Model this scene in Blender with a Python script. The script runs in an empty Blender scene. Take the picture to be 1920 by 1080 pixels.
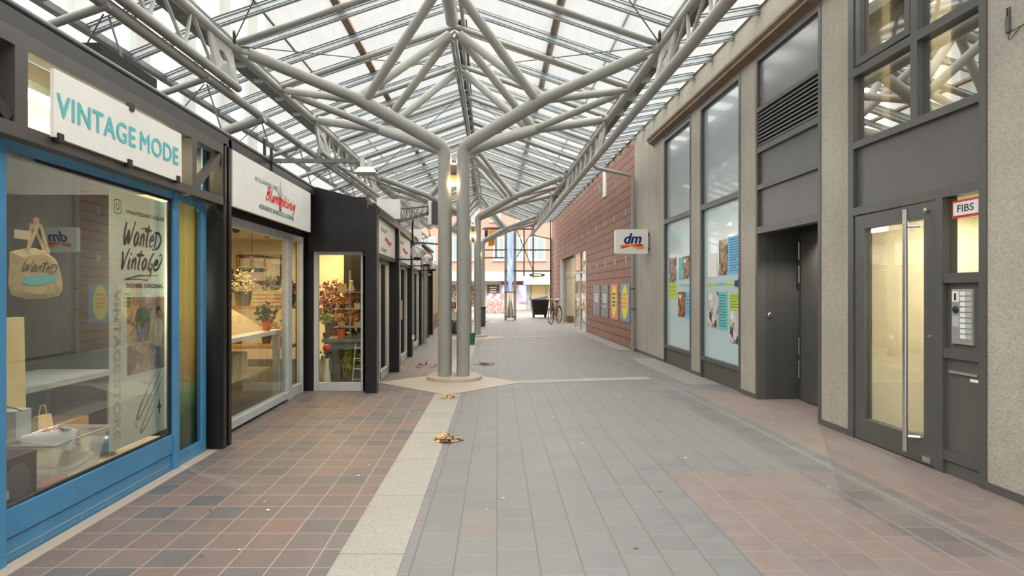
import bpy, bmesh, math, random
from mathutils import Vector, Matrix
R = random.Random(7)
sc = bpy.context.scene
COL = sc.collection

# ------------------------------------------------------------------ camera, sky, sun, exposure
cam_d = bpy.data.cameras.new('camera')
cam = bpy.data.objects.new('camera', cam_d)
COL.objects.link(cam)
cam.location = (0, 0, 1.32)
cam.rotation_euler = (math.pi / 2, 0, 0)
cam_d.sensor_width = 36.0
cam_d.lens = 36.0 * 1130 / 1920
cam_d.shift_x = 52 / 1920
cam_d.shift_y = 6 / 1920
cam_d.clip_start = 0.05
cam_d.clip_end = 300
sc.camera = cam

world = bpy.data.worlds.new('overcast_sky')
sc.world = world
world.use_nodes = True
wn = world.node_tree
for n in list(wn.nodes):
    wn.nodes.remove(n)
w_out = wn.nodes.new('ShaderNodeOutputWorld')
w_bg = wn.nodes.new('ShaderNodeBackground')
w_tc = wn.nodes.new('ShaderNodeTexCoord')
w_no = wn.nodes.new('ShaderNodeTexNoise')
w_no.inputs['Scale'].default_value = 3.0
w_no.inputs['Detail'].default_value = 5.0
w_rp = wn.nodes.new('ShaderNodeValToRGB')
w_rp.color_ramp.elements[0].position = 0.35
w_rp.color_ramp.elements[0].color = (0.80, 0.85, 0.90, 1)
w_rp.color_ramp.elements[1].position = 0.7
w_rp.color_ramp.elements[1].color = (1.0, 0.99, 0.96, 1)
wn.links.new(w_tc.outputs['Generated'], w_no.inputs['Vector'])
wn.links.new(w_no.outputs['Fac'], w_rp.inputs['Fac'])
wn.links.new(w_rp.outputs['Color'], w_bg.inputs['Color'])
wn.links.new(w_bg.outputs['Background'], w_out.inputs['Surface'])
w_bg.inputs['Strength'].default_value = 0.36

sun_d = bpy.data.lights.new('sun', 'SUN')
sun_d.energy = 5.2
sun_d.angle = math.radians(165)
sun_d.color = (1.0, 0.98, 0.95)
sun = bpy.data.objects.new('sun', sun_d)
COL.objects.link(sun)
sun.location = (0, 6, 20)
sun.rotation_euler = (math.radians(-12), math.radians(6), 0)

sc.view_settings.view_transform = 'Standard'
sc.view_settings.look = 'None'
sc.view_settings.gamma = 1.0
sc.view_settings.use_curve_mapping = False
sc.view_settings.exposure = 1.42


def area_light(name, loc, sx, sy, power, color, rot=(0, 0, 0)):
    d = bpy.data.lights.new(name, 'AREA')
    d.shape = 'RECTANGLE'
    d.size = sx
    d.size_y = sy
    d.energy = power
    d.color = color
    o = bpy.data.objects.new(name, d)
    COL.objects.link(o)
    o.location = loc
    o.rotation_euler = rot
    return o


WARM = (1.0, 0.70, 0.32)
area_light('flower_shop_ceiling_light', (-3.9, 7.4, 2.22), 2.4, 3.0, 42, WARM)
area_light('flower_shop_rear_ceiling_light', (-2.6, 10.0, 2.22), 1.4, 2.6, 40, WARM)
area_light('row_shop_ceiling_light', (-2.9, 15.0, 2.2), 1.5, 5.0, 40, (1.0, 0.8, 0.5))
area_light('vintage_shop_ceiling_light', (-3.0, 3.8, 2.04), 0.9, 1.4, 7, (1.0, 0.9, 0.74))
area_light('lobby_ceiling_light', (4.6, 4.85, 2.0), 1.2, 1.0, 20, (1.0, 0.96, 0.88))
area_light('upper_room_ceiling_light', (5.0, 4.75, 4.6), 1.6, 1.4, 34, (1.0, 0.93, 0.80))
rp = bpy.data.lights.new('recess_downlight', 'SPOT')
rp.energy = 22
rp.spot_size = math.radians(130)
rp.spot_blend = 0.6
rp.color = (1.0, 0.93, 0.82)
rpo = bpy.data.objects.new('recess_downlight', rp)
COL.objects.link(rpo)
rpo.location = (3.62, 6.62, 2.07)
area_light('drugstore_entrance_ceiling_light', (4.6, 22.8, 3.0), 1.6, 4.0, 70, (1.0, 0.88, 0.72))

# ------------------------------------------------------------------ colour and node helpers


def lin(c):
    c = c / 255.0
    return c / 12.92 if c <= 0.04045 else ((c + 0.055) / 1.055) ** 2.4


def rgb(r, g, b):
    return (lin(r), lin(g), lin(b), 1.0)


class NT:
    """small wrapper to write node trees compactly"""

    def __init__(self, name):
        self.m = bpy.data.materials.new(name)
        self.m.use_nodes = True
        self.t = self.m.node_tree
        for n in list(self.t.nodes):
            self.t.nodes.remove(n)
        self.out = self.t.nodes.new('ShaderNodeOutputMaterial')

    def n(self, typ, **kw):
        nd = self.t.nodes.new(typ)
        for k, v in kw.items():
            setattr(nd, k, v)
        return nd

    def put(self, sock, val):
        if isinstance(val, bpy.types.NodeSocket):
            self.t.links.new(val, sock)
        else:
            sock.default_value = val

    def math(self, op, a, b=0.0, clamp=False):
        nd = self.n('ShaderNodeMath', operation=op, use_clamp=clamp)
        self.put(nd.inputs[0], a)
        self.put(nd.inputs[1], b)
        return nd.outputs[0]

    def mix(self, fac, a, b, blend='MIX'):
        nd = self.n('ShaderNodeMix', data_type='RGBA', blend_type=blend)
        self.put(nd.inputs[0], fac)
        self.put(nd.inputs[6], a)
        self.put(nd.inputs[7], b)
        return nd.outputs[2]

    def coord(self, kind='Object'):
        return self.n('ShaderNodeTexCoord').outputs[kind]

    def xyz(self, v):
        s = self.n('ShaderNodeSeparateXYZ')
        self.t.links.new(v, s.inputs[0])
        return s.outputs[0], s.outputs[1], s.outputs[2]

    def vec(self, x, y, z):
        c = self.n('ShaderNodeCombineXYZ')
        self.put(c.inputs[0], x)
        self.put(c.inputs[1], y)
        self.put(c.inputs[2], z)
        return c.outputs[0]

    def noise(self, v, scale, detail=3.0, rough=0.55):
        nd = self.n('ShaderNodeTexNoise')
        self.t.links.new(v, nd.inputs['Vector'])
        nd.inputs['Scale'].default_value = scale
        nd.inputs['Detail'].default_value = detail
        nd.inputs['Roughness'].default_value = rough
        return nd.outputs['Fac']

    def ramp(self, fac, stops, interp='LINEAR'):
        nd = self.n('ShaderNodeValToRGB')
        cr = nd.color_ramp
        cr.interpolation = interp
        while len(cr.elements) < len(stops):
            cr.elements.new(0.5)
        for e, (p, c) in zip(cr.elements, stops):
            e.position = p
            e.color = c
        self.put(nd.inputs[0], fac)
        return nd.outputs[0]

    def bump(self, h, strength=0.3, dist=0.01):
        nd = self.n('ShaderNodeBump')
        nd.inputs['Strength'].default_value = strength
        nd.inputs['Distance'].default_value = dist
        self.put(nd.inputs['Height'], h)
        return nd.outputs[0]

    def bsdf(self, col, rough=0.5, metal=0.0, normal=None, emit=None, emit_s=0.0, spec=0.5, coat=0.0):
        p = self.n('ShaderNodeBsdfPrincipled')
        self.put(p.inputs['Base Color'], col)
        self.put(p.inputs['Roughness'], rough)
        self.put(p.inputs['Metallic'], metal)
        p.inputs['Specular IOR Level'].default_value = spec
        p.inputs['Coat Weight'].default_value = coat
        if normal is not None:
            self.put(p.inputs['Normal'], normal)
        if emit is not None:
            self.put(p.inputs['Emission Color'], emit)
            p.inputs['Emission Strength'].default_value = emit_s
        return p.outputs[0]

    def done(self, shader):
        self.t.links.new(shader, self.out.inputs['Surface'])
        return self.m


def simple(name, c, rough=0.5, metal=0.0, var=0.08, scale=6.0, bump=0.0, bscale=80.0, emit_s=0.0, spec=0.5):
    t = NT(name)
    v = t.coord()
    f = t.noise(v, scale, 4.0)
    dark = (c[0] * (1 - 2 * var), c[1] * (1 - 2 * var), c[2] * (1 - 2 * var), 1)
    lite = (min(1, c[0] * (1 + 2 * var)), min(1, c[1] * (1 + 2 * var)), min(1, c[2] * (1 + 2 * var)), 1)
    col = t.ramp(f, [(0.25, dark), (0.75, lite)])
    nrm = None
    if bump:
        nrm = t.bump(t.noise(v, bscale, 3.0), bump, 0.01)
    return t.done(t.bsdf(col, rough, metal, nrm, c if emit_s else None, emit_s, spec))


def emitter(name, c, s):
    t = NT(name)
    e = t.n('ShaderNodeEmission')
    e.inputs[0].default_value = c
    e.inputs[1].default_value = s
    return t.done(e.outputs[0])


def glass(name, tint=(1, 1, 1, 1), k=1.0, base=0.0, rough=0.0, milk=0.0):
    """thin clear pane: Schlick reflection taken from the absolute angle, so both faces of a pane behave alike"""
    t = NT(name)
    ge = t.n('ShaderNodeNewGeometry')
    dp = t.n('ShaderNodeVectorMath', operation='DOT_PRODUCT')
    t.t.links.new(ge.outputs['Normal'], dp.inputs[0])
    t.t.links.new(ge.outputs['Incoming'], dp.inputs[1])
    c = t.math('SUBTRACT', 1.0, t.math('ABSOLUTE', dp.outputs['Value']))
    f = t.math('ADD', t.math('MULTIPLY', t.math('POWER', c, 5.0), 0.96), 0.04)
    f = t.math('MULTIPLY', f, k)
    f = t.math('ADD', f, base, True)
    tr = t.n('ShaderNodeBsdfTransparent')
    tr.inputs[0].default_value = tint
    gl = t.n('ShaderNodeBsdfGlossy')
    gl.inputs['Roughness'].default_value = rough
    mx = t.n('ShaderNodeMixShader')
    t.put(mx.inputs[0], f)
    t.t.links.new(tr.outputs[0], mx.inputs[1])
    t.t.links.new(gl.outputs[0], mx.inputs[2])
    if milk:
        df = t.n('ShaderNodeBsdfDiffuse')
        df.inputs[0].default_value = (0.9, 0.9, 0.88, 1)
        m2 = t.n('ShaderNodeMixShader')
        m2.inputs[0].default_value = milk
        t.t.links.new(mx.outputs[0], m2.inputs[1])
        t.t.links.new(df.outputs[0], m2.inputs[2])
        return t.done(m2.outputs[0])
    return t.done(mx.outputs[0])


# ------------------------------------------------------------------ materials
m = {}
m['steel'] = simple('painted_grey_steel', rgb(150, 149, 142), 0.42, 0.0, 0.05, 3.0)
m['steel_bar'] = simple('glazing_bar_grey', rgb(170, 176, 178), 0.35, 0.3, 0.07, 4.0)
m['gasket'] = simple('black_gasket_and_shade', rgb(52, 54, 54), 0.7, 0, 0.1)
m['purlin'] = simple('brown_purlin', rgb(150, 122, 96), 0.6, 0, 0.12)
m['galv'] = simple('galvanised_metal', rgb(96, 99, 95), 0.5, 0.25, 0.15, 12.0)
m['gutter_green'] = simple('weathered_gutter_metal', rgb(112, 114, 104), 0.6, 0.2, 0.2, 9.0)
m['alu'] = simple('brushed_aluminium', rgb(176, 178, 174), 0.38, 0.55, 0.05)
m['alu_light'] = simple('pale_aluminium_frame', rgb(186, 190, 188), 0.42, 0.2, 0.05)
m['chrome'] = simple('stainless_steel', rgb(205, 203, 198), 0.22, 0.95, 0.03)
m['black'] = simple('black_painted_steel', rgb(24, 23, 22), 0.4, 0, 0.25, 10.0, 0.08, 60)
m['black_flake'] = None
m['beam_brown'] = simple('brown_black_beam_paint', rgb(70, 66, 62), 0.42, 0, 0.1, 5.0)
m['gutter_black'] = simple('black_gutter_paint', rgb(28, 27, 26), 0.35, 0, 0.2, 5.0)
m['blue'] = simple('blue_window_paint', rgb(66, 126, 166), 0.32, 0, 0.06, 5.0)
m['anthracite'] = simple('anthracite_frame', rgb(86, 86, 83), 0.42, 0.15, 0.05, 4.0)
m['anthracite_panel'] = simple('anthracite_panel', rgb(92, 91, 88), 0.4, 0.15, 0.05, 1.5)
m['door_dark'] = simple('dark_grey_door_paint', rgb(74, 74, 71), 0.45, 0.1, 0.05, 2.0)
m['panel_base'] = simple('dark_plinth_panel', rgb(84, 82, 74), 0.5, 0.1, 0.06)
m['brown_ledge'] = simple('brown_soffit_ledge', rgb(120, 98, 76), 0.55, 0, 0.15)
m['white_board'] = simple('white_sign_board', rgb(222, 221, 214), 0.45, 0, 0.02)
m['white'] = simple('white_paint', rgb(228, 227, 222), 0.5, 0, 0.03)
m['turq'] = simple('turquoise_lettering', rgb(84, 180, 186), 0.5, 0, 0.02)
m['ink'] = simple('black_ink', rgb(44, 40, 36), 0.6, 0, 0.02)
m['green_ink'] = simple('dark_green_ink', rgb(24, 112, 104), 0.6, 0, 0.02)
m['red_ink'] = simple('red_ink', rgb(220, 40, 28), 0.6, 0, 0.02)
m['navy'] = simple('navy_ink', rgb(16, 20, 104), 0.5, 0, 0.02)
m['orange'] = simple('orange_ink', rgb(236, 156, 40), 0.5, 0, 0.02)
m['crimson'] = simple('crimson_ink', rgb(206, 44, 24), 0.5, 0, 0.02)
m['cream_wall'] = simple('cream_interior_wall', rgb(236, 226, 202), 0.7, 0, 0.04)
m['yellow_wall'] = simple('yellow_interior_wall', rgb(228, 216, 184), 0.7, 0, 0.05)
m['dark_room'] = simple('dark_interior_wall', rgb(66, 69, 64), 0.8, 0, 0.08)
m['wood'] = simple('pale_wood', rgb(186, 146, 96), 0.55, 0, 0.12, 14.0)
m['wood_dark'] = simple('dark_wood', rgb(104, 74, 48), 0.55, 0, 0.15, 14.0)
m['wood_pale'] = simple('bleached_wood', rgb(208, 188, 150), 0.6, 0, 0.08, 14.0)
m['beige'] = simple('beige_board', rgb(222, 196, 138), 0.6, 0, 0.04)
m['cotton'] = simple('natural_cotton', rgb(206, 176, 128), 0.9, 0, 0.08, 20, 0.3, 200)
m['plastic_black'] = simple('black_plastic', rgb(26, 26, 27), 0.5, 0, 0.1)
m['plastic_grey'] = simple('grey_plastic', rgb(70, 72, 72), 0.5, 0, 0.08)
m['plastic_green'] = simple('green_plastic', rgb(52, 112, 62), 0.5, 0, 0.08)
m['lime_ink'] = simple('lime_print', rgb(176, 206, 70), 0.6, 0, 0.03)
m['sky_ink'] = simple('sky_blue_print', rgb(110, 186, 226), 0.6, 0, 0.03)
m['teal_ink'] = simple('teal_print', rgb(100, 188, 184), 0.6, 0, 0.03)
m['leaf'] = simple('leaf_green', rgb(92, 108, 52), 0.6, 0, 0.25, 20)
m['leaf_dark'] = simple('leaf_dark_green', rgb(62, 78, 50), 0.6, 0, 0.25, 20)
m['leaf_lime'] = simple('leaf_lime', rgb(150, 160, 50), 0.6, 0, 0.2, 20)
m['leaf_brown'] = simple('dried_flower_brown', rgb(140, 84, 54), 0.7, 0, 0.3, 20)
m['leaf_orange'] = simple('dried_flower_orange', rgb(226, 160, 80), 0.7, 0, 0.25, 20)
m['leaf_white'] = simple('pale_blossom', rgb(230, 220, 196), 0.7, 0, 0.1, 20)
m['pot_grey'] = simple('grey_pot', rgb(120, 126, 122), 0.6, 0, 0.08)
m['pot_orange'] = simple('orange_pot', rgb(216, 104, 26), 0.35, 0, 0.08)
m['pot_teal'] = simple('teal_pot', rgb(86, 128, 128), 0.4, 0, 0.08)
m['red'] = simple('red_gloss', rgb(196, 44, 36), 0.4, 0, 0.08)
m['yellow'] = simple('yellow_print', rgb(240, 216, 40), 0.5, 0, 0.05)
m['grey_print'] = simple('grey_poster_print', rgb(128, 130, 132), 0.45, 0, 0.12, 3)
m['salmon_print'] = simple('salmon_poster_print', rgb(204, 134, 116), 0.5, 0, 0.12, 8)
m['blue_print'] = simple('blue_grey_poster_print', rgb(126, 140, 170), 0.5, 0, 0.15, 8)
m['stone_white'] = simple('white_render', rgb(184, 182, 177), 0.8, 0, 0.04)
m['rubber'] = simple('black_rubber', rgb(28, 28, 28), 0.8, 0, 0.1)
m['skin'] = simple('skin', rgb(190, 140, 112), 0.6, 0, 0.05)
m['hair'] = simple('brown_hair', rgb(110, 58, 36), 0.6, 0, 0.2)
m['jacket'] = simple('white_patterned_jacket', rgb(222, 212, 196), 0.8, 0, 0.22, 26)
m['trouser'] = simple('grey_trousers', rgb(120, 120, 120), 0.8, 0, 0.1)
m['pink'] = simple('pink_fabric', rgb(200, 140, 132), 0.7, 0, 0.1)
m['globe'] = glass('clear_globe_glass', (0.90, 0.92, 0.92, 1), 1.6, 0.10, 0.04, 0.17)
m['shop_glass'] = glass('shop_window_glass', (0.95, 0.97, 0.96, 1), 2.2, 0.05)
m['shop_glass_soft'] = glass('flower_shop_glass', (0.94, 0.95, 0.93, 1), 1.1, 0.0)
m['upper_glass'] = glass('coated_upper_glass', (0.80, 0.82, 0.80, 1), 2.2, 0.46)
m['lobby_glass'] = glass('lobby_glass', (0.92, 0.94, 0.92, 1), 1.6, 0.10)
m['clear_plastic'] = glass('clear_plastic_box', (0.90, 0.94, 0.93, 1), 1.5, 0.08, 0.2, 0.32)
m['tube_light'] = emitter('warm_tube_light', (1.0, 0.84, 0.55, 1), 22.0)
m['spot_glow'] = emitter('spot_lamp_glow', (1.0, 0.82, 0.55, 1), 6.0)
m['lamp_glow'] = emitter('downlight_glow', (1.0, 0.9, 0.7, 1), 4.0)


def banner_cloth():
    t = NT('translucent_banner_cloth')
    c = rgb(226, 230, 216)
    df = t.n('ShaderNodeBsdfDiffuse')
    df.inputs[0].default_value = c
    tl = t.n('ShaderNodeBsdfTranslucent')
    tl.inputs[0].default_value = c
    mx = t.n('ShaderNodeMixShader')
    mx.inputs[0].default_value = 0.4
    t.t.links.new(df.outputs[0], mx.inputs[1])
    t.t.links.new(tl.outputs[0], mx.inputs[2])
    return t.done(mx.outputs[0])


m['banner'] = banner_cloth()


def roof_glass_mat():
    t = NT('dusty_roof_glass')
    v = t.coord()
    d = t.noise(v, 1.3, 5.0, 0.6)
    sc_ = t.n('ShaderNodeMapping')
    sc_.inputs['Scale'].default_value = (3.0, 0.6, 3.0)
    t.t.links.new(v, sc_.inputs[0])
    d2 = t.noise(sc_.outputs[0], 4.0, 4.0)
    dd = t.math('MULTIPLY', d, d2)
    fac = t.math('MULTIPLY_ADD', dd, 0.75)
    t.t.nodes[-1].inputs[2].default_value = 0.08
    tr = t.n('ShaderNodeBsdfTransparent')
    tr.inputs[0].default_value = (0.93, 0.94, 0.93, 1)
    tl = t.n('ShaderNodeBsdfTranslucent')
    tl.inputs[0].default_value = (0.30, 0.29, 0.26, 1)
    mx = t.n('ShaderNodeMixShader')
    t.put(mx.inputs[0], fac)
    t.t.links.new(tr.outputs[0], mx.inputs[1])
    t.t.links.new(tl.outputs[0], mx.inputs[2])
    gl = t.n('ShaderNodeBsdfGlossy')
    gl.inputs['Roughness'].default_value = 0.08
    m2 = t.n('ShaderNodeMixShader')
    m2.inputs[0].default_value = 0.05
    t.t.links.new(mx.outputs[0], m2.inputs[1])
    t.t.links.new(gl.outputs[0], m2.inputs[2])
    return t.done(m2.outputs[0])


m['roof_glass'] = roof_glass_mat()


def stucco(name, c, stain=0.12):
    t = NT(name)
    v = t.coord()
    f = t.noise(v, 0.9, 5.0, 0.6)
    g = t.noise(v, 45.0, 4.0, 0.75)
    col = t.ramp(f, [(0.3, (c[0] * (1 - stain), c[1] * (1 - stain), c[2] * (1 - stain), 1)), (0.7, (c[0] * (1 + stain), c[1] * (1 + stain), c[2] * (1 + stain), 1))])
    sp = t.ramp(g, [(0.36, (0.82, 0.81, 0.79, 1)), (0.58, (1.06, 1.06, 1.06, 1))])
    col = t.mix(0.8, col, sp, 'MULTIPLY')
    # vertical weather streaks
    mp = t.n('ShaderNodeMapping')
    mp.inputs['Scale'].default_value = (1.0, 3.2, 0.18)
    t.t.links.new(v, mp.inputs[0])
    st = t.noise(mp.outputs[0], 1.6, 4.0)
    stc = t.ramp(st, [(0.45, (1, 1, 1, 1)), (0.75, (0.86, 0.84, 0.79, 1))])
    col = t.mix(0.7, col, stc, 'MULTIPLY')
    h = t.noise(v, 90.0, 2.0, 0.7)
    return t.done(t.bsdf(col, 0.9, 0, t.bump(h, 0.8, 0.010), spec=0.2))


m['stucco'] = stucco('grey_pebble_stucco', rgb(174, 169, 158))
m['stucco2'] = stucco('beige_rendered_wall', rgb(176, 166, 142))


def terracotta():
    t = NT('terracotta_panel_cladding')
    x, y, z = t.xyz(t.coord())
    fz = t.math('FRACT', t.math('DIVIDE', z, 0.205))
    joint = t.math('LESS_THAN', fz, 0.095)
    row = t.math('FLOOR', t.math('DIVIDE', z, 0.205))
    ys = t.math('ADD', y, t.math('MULTIPLY', row, 0.45))
    fy = t.math('FRACT', t.math('DIVIDE', ys, 0.9))
    cj = t.math('LESS_THAN', fy, 0.008)
    wn_ = t.n('ShaderNodeTexWhiteNoise', noise_dimensions='2D')
    t.put(wn_.inputs['Vector'], t.vec(row, t.math('FLOOR', t.math('DIVIDE', ys, 0.9)), 0.0))
    col = t.ramp(wn_.outputs['Value'], [(0.0, rgb(132, 93, 76)), (0.6, rgb(140, 98, 80)), (1.0, rgb(148, 105, 87))])
    g = t.noise(t.coord(), 3.0, 4.0)
    col = t.mix(0.35, col, t.ramp(g, [(0.3, rgb(130, 88, 71)), (0.7, rgb(162, 118, 98))]))
    col = t.mix(t.math('MULTIPLY', cj, 0.4), col, rgb(90, 56, 46))
    col = t.mix(joint, col, rgb(48, 32, 28))
    h = t.math('SUBTRACT', 1.0, joint)
    return t.done(t.bsdf(col, 0.65, 0, t.bump(h, 0.6, 0.01)))


m['terracotta'] = terracotta()


def paving():
    """one sheet of square clay pavers: brown field left, grey field right, rosy patches near the right wall"""
    t = NT('clay_paver_floor')
    v = t.coord()
    x, y, z = t.xyz(v)

    def grid(rot, size, stagger):
        c, s = math.cos(rot), math.sin(rot)
        gx = t.math('ADD', t.math('MULTIPLY', x, c), t.math('MULTIPLY', y, -s))
        gy = t.math('ADD', t.math('MULTIPLY', x, s), t.math('MULTIPLY', y, c))
        gx = t.math('DIVIDE', gx, size)
        gy = t.math('DIVIDE', gy, size)
        cx = t.math('FLOOR', gx)
        if stagger:
            gy = t.math('ADD', gy, t.math('MULTIPLY', t.math('MODULO', t.math('ADD', cx, 400.0), 2.0), stagger))
        cy = t.math('FLOOR', gy)
        fx = t.math('ABSOLUTE', t.math('SUBTRACT', t.math('FRACT', gx), 0.5))
        fy = t.math('ABSOLUTE', t.math('SUBTRACT', t.math('FRACT', gy), 0.5))
        e = t.math('MAXIMUM', fx, fy)
        w = t.n('ShaderNodeTexWhiteNoise', noise_dimensions='2D')
        t.put(w.inputs['Vector'], t.vec(cx, cy, 0.0))
        return e, w.outputs['Value'], fx, fy

    eL, rL, fxL, fyL = grid(0.0, 0.2055, 0.0)
    eC, rC, fxC, fyC = grid(0.021, 0.2055, 0.35)
    big = t.noise(v, 0.55, 4.0, 0.6)
    fine = t.noise(v, 9.0, 5.0, 0.65)
    left_col = t.ramp(rL, [(0.0, rgb(106, 108, 112)), (0.25, rgb(134, 120, 114)), (0.5, rgb(142, 122, 114)), (0.75, rgb(118, 114, 114)), (1.0, rgb(146, 118, 108))])
    ctr_col = t.ramp(rC, [(0.0, rgb(134, 135, 136)), (0.4, rgb(141, 141, 141)), (0.8, rgb(138, 138, 139)), (0.97, rgb(145, 142, 139)), (1.0, rgb(146, 136, 132))])
    rose_col = t.ramp(rC, [(0.0, rgb(144, 130, 127)), (0.5, rgb(153, 137, 133)), (1.0, rgb(156, 136, 128))])
    dark_row = t.ramp(rC, [(0.0, rgb(98, 100, 102)), (1.0, rgb(128, 128, 128))])
    # rosy areas: a patch in the foreground and the band along the wall
    pA = t.math('MULTIPLY', t.math('GREATER_THAN', t.math('SUBTRACT', x, t.math('MULTIPLY', y, 0.021)), 1.245), t.math('LESS_THAN', y, 4.42))
    pB = t.math('GREATER_THAN', t.math('SUBTRACT', x, t.math('MULTIPLY', y, 0.0)), 2.72)
    pC = t.math('LESS_THAN', y, 8.0)
    # ragged wear
    rag = t.math('MULTIPLY_ADD', t.noise(v, 1.4, 3.0), 1.0)
    t.t.nodes[-1].inputs[2].default_value = 0.35
    rag = t.math('MINIMUM', rag, 1.0)
    rose = t.math('MULTIPLY', t.math('MAXIMUM', pA, t.math('MULTIPLY', pB, pC)), rag)
    col = t.mix(rose, ctr_col, rose_col)
    dr = t.math('MULTIPLY', t.math('GREATER_THAN', x, 2.28), t.math('LESS_THAN', x, 2.72))
    dr = t.math('MULTIPLY', dr, t.math('MULTIPLY', pC, t.math('GREATER_THAN', y, 3.0)))
    col = t.mix(t.math('MULTIPLY', dr, 0.5), col, dark_row)
    chan = t.math('LESS_THAN', t.math('ABSOLUTE', t.math('SUBTRACT', x, 2.60)), 0.025)
    col = t.mix(t.math('MULTIPLY', chan, 0.8), col, rgb(150, 150, 146))
    isL = t.math('LESS_THAN', t.math('SUBTRACT', x, t.math('MULTIPLY', y, 0.0165)), -0.60)
    # far third of the arcade is greyer on the left too
    far = t.math('MULTIPLY', t.math('SUBTRACT', y, 9.0), 0.25, True)
    far = t.math('MINIMUM', far, 0.75)
    lc = t.mix(far, left_col, ctr_col)
    col = t.mix(isL, col, lc)
    col = t.mix(0.45, col, t.ramp(fine, [(0.3, (0.78, 0.77, 0.76, 1)), (0.7, (1.18, 1.17, 1.15, 1))]), 'MULTIPLY')
    col = t.mix(0.5, col, t.ramp(big, [(0.3, (0.84, 0.85, 0.86, 1)), (0.7, (1.12, 1.10, 1.08, 1))]), 'MULTIPLY')
    jL = t.math('GREATER_THAN', eL, 0.482)
    jC1 = t.math('GREATER_THAN', fxC, 0.479)
    jC2 = t.math('GREATER_THAN', fyC, 0.484)
    mort = t.mix(isL, t.mix(jC1, rgb(158, 157, 150), rgb(112, 111, 103)), rgb(184, 170, 160))
    jr = t.math('MAXIMUM', jC1, t.math('MULTIPLY', jC2, 0.85))
    jm = t.mix(isL, t.vec(jr, jr, jr), t.vec(jL, jL, jL))
    bw = t.n('ShaderNodeRGBToBW')
    t.t.links.new(jm, bw.inputs[0])
    j = bw.outputs[0]
    mort2 = t.mix(rose, mort, rgb(170, 160, 152))
    col = t.mix(t.math('MULTIPLY', j, 0.85), col, mort2)
    col = t.mix(1.0, col, (0.70, 0.685, 0.665, 1), 'MULTIPLY')
    h = t.math('SUBTRACT', t.math('MULTIPLY', fine, 0.25), j)
    rough = t.math('MULTIPLY_ADD', fine, 0.3)
    t.t.nodes[-1].inputs[2].default_value = 0.36
    return t.done(t.bsdf(col, rough, 0, t.bump(h, 0.35, 0.004), spec=0.5))


m['paving'] = paving()


def granite(name, c, s=0.12):
    t = NT(name)
    v = t.coord()
    f = t.noise(v, 140.0, 2.0, 0.8)
    g = t.noise(v, 2.0, 4.0)
    col = t.ramp(f, [(0.34, (c[0] * (1 - 3 * s), c[1] * (1 - 3 * s), c[2] * (1 - 3 * s), 1)), (0.5, c), (0.68, (c[0] * (1 + s), c[1] * (1 + s), c[2] * (1 + s), 1))])
    col = t.mix(0.5, col, t.ramp(g, [(0.3, (0.88, 0.87, 0.85, 1)), (0.7, (1.05, 1.05, 1.04, 1))]), 'MULTIPLY')
    return t.done(t.bsdf(col, 0.6))


m['granite'] = granite('speckled_granite', rgb(156, 151, 141))
m['sandstone'] = granite('warm_sandstone', rgb(172, 160, 145), 0.05)
m['street'] = granite('pale_street_paving', rgb(128, 126, 122), 0.05)
m['slab'] = granite('grey_concrete_slab', rgb(140, 138, 130), 0.05)


def corrugated():
    t = NT('white_corrugated_cladding')
    x, y, z = t.xyz(t.coord())
    w = t.math('SINE', t.math('MULTIPLY', y, 36.0))
    col = t.mix(t.math('MULTIPLY_ADD', w, 0.5), rgb(206, 208, 208), rgb(232, 232, 230))
    return t.done(t.bsdf(col, 0.6, 0, t.bump(w, 0.6, 0.02)))


m['corrugated'] = corrugated()


def salmon():
    t = NT('salmon_brick_facade')
    v = t.coord()
    br = t.n('ShaderNodeTexBrick')
    mp = t.n('ShaderNodeMapping')
    mp.inputs['Rotation'].default_value = (math.pi / 2, 0, 0)
    t.t.links.new(v, mp.inputs[0])
    t.t.links.new(mp.outputs[0], br.inputs['Vector'])
    br.inputs['Color1'].default_value = rgb(194, 150, 130)
    br.inputs['Color2'].default_value = rgb(186, 142, 122)
    br.inputs['Mortar'].default_value = rgb(198, 166, 150)
    br.inputs['Scale'].default_value = 4.0
    br.inputs['Mortar Size'].default_value = 0.012
    return t.done(t.bsdf(br.outputs['Color'], 0.85))


m['salmon'] = salmon()


def frosted(name, a, b):
    t = NT(name)
    x, y, z = t.xyz(t.coord())
    v = t.coord()
    col = t.mix(t.noise(v, 0.8, 2.0), a, b)
    return t.done(t.bsdf(col, 0.22, 0, None, spec=0.7, coat=0.3))


m['frost_upper'] = frosted('frosted_window_film', rgb(150, 164, 166), rgb(160, 170, 170))
m['frost_lower'] = frosted('pale_blue_window_film', rgb(182, 206, 210), rgb(190, 212, 216))
m['gloss_panel'] = simple('glossy_grey_panel', rgb(128, 129, 130), 0.25, 0.2, 0.04, 1.5, spec=0.6)


def photo_mat(name, cols, scale=9.0):
    t = NT(name)
    v = t.coord()
    vo = t.n('ShaderNodeTexVoronoi')
    t.t.links.new(v, vo.inputs['Vector'])
    vo.inputs['Scale'].default_value = scale
    bw = t.n('ShaderNodeRGBToBW')
    t.t.links.new(vo.outputs['Color'], bw.inputs[0])
    k = t.math('ADD', t.math('MULTIPLY', bw.outputs[0], 0.6), t.math('MULTIPLY', t.noise(v, scale * 1.7, 5.0, 0.7), 0.4))
    n = len(cols)
    col = t.ramp(k, [(0.25 + 0.5 * i / max(1, n - 1), c) for i, c in enumerate(cols)])
    return t.done(t.bsdf(col, 0.5))


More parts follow.
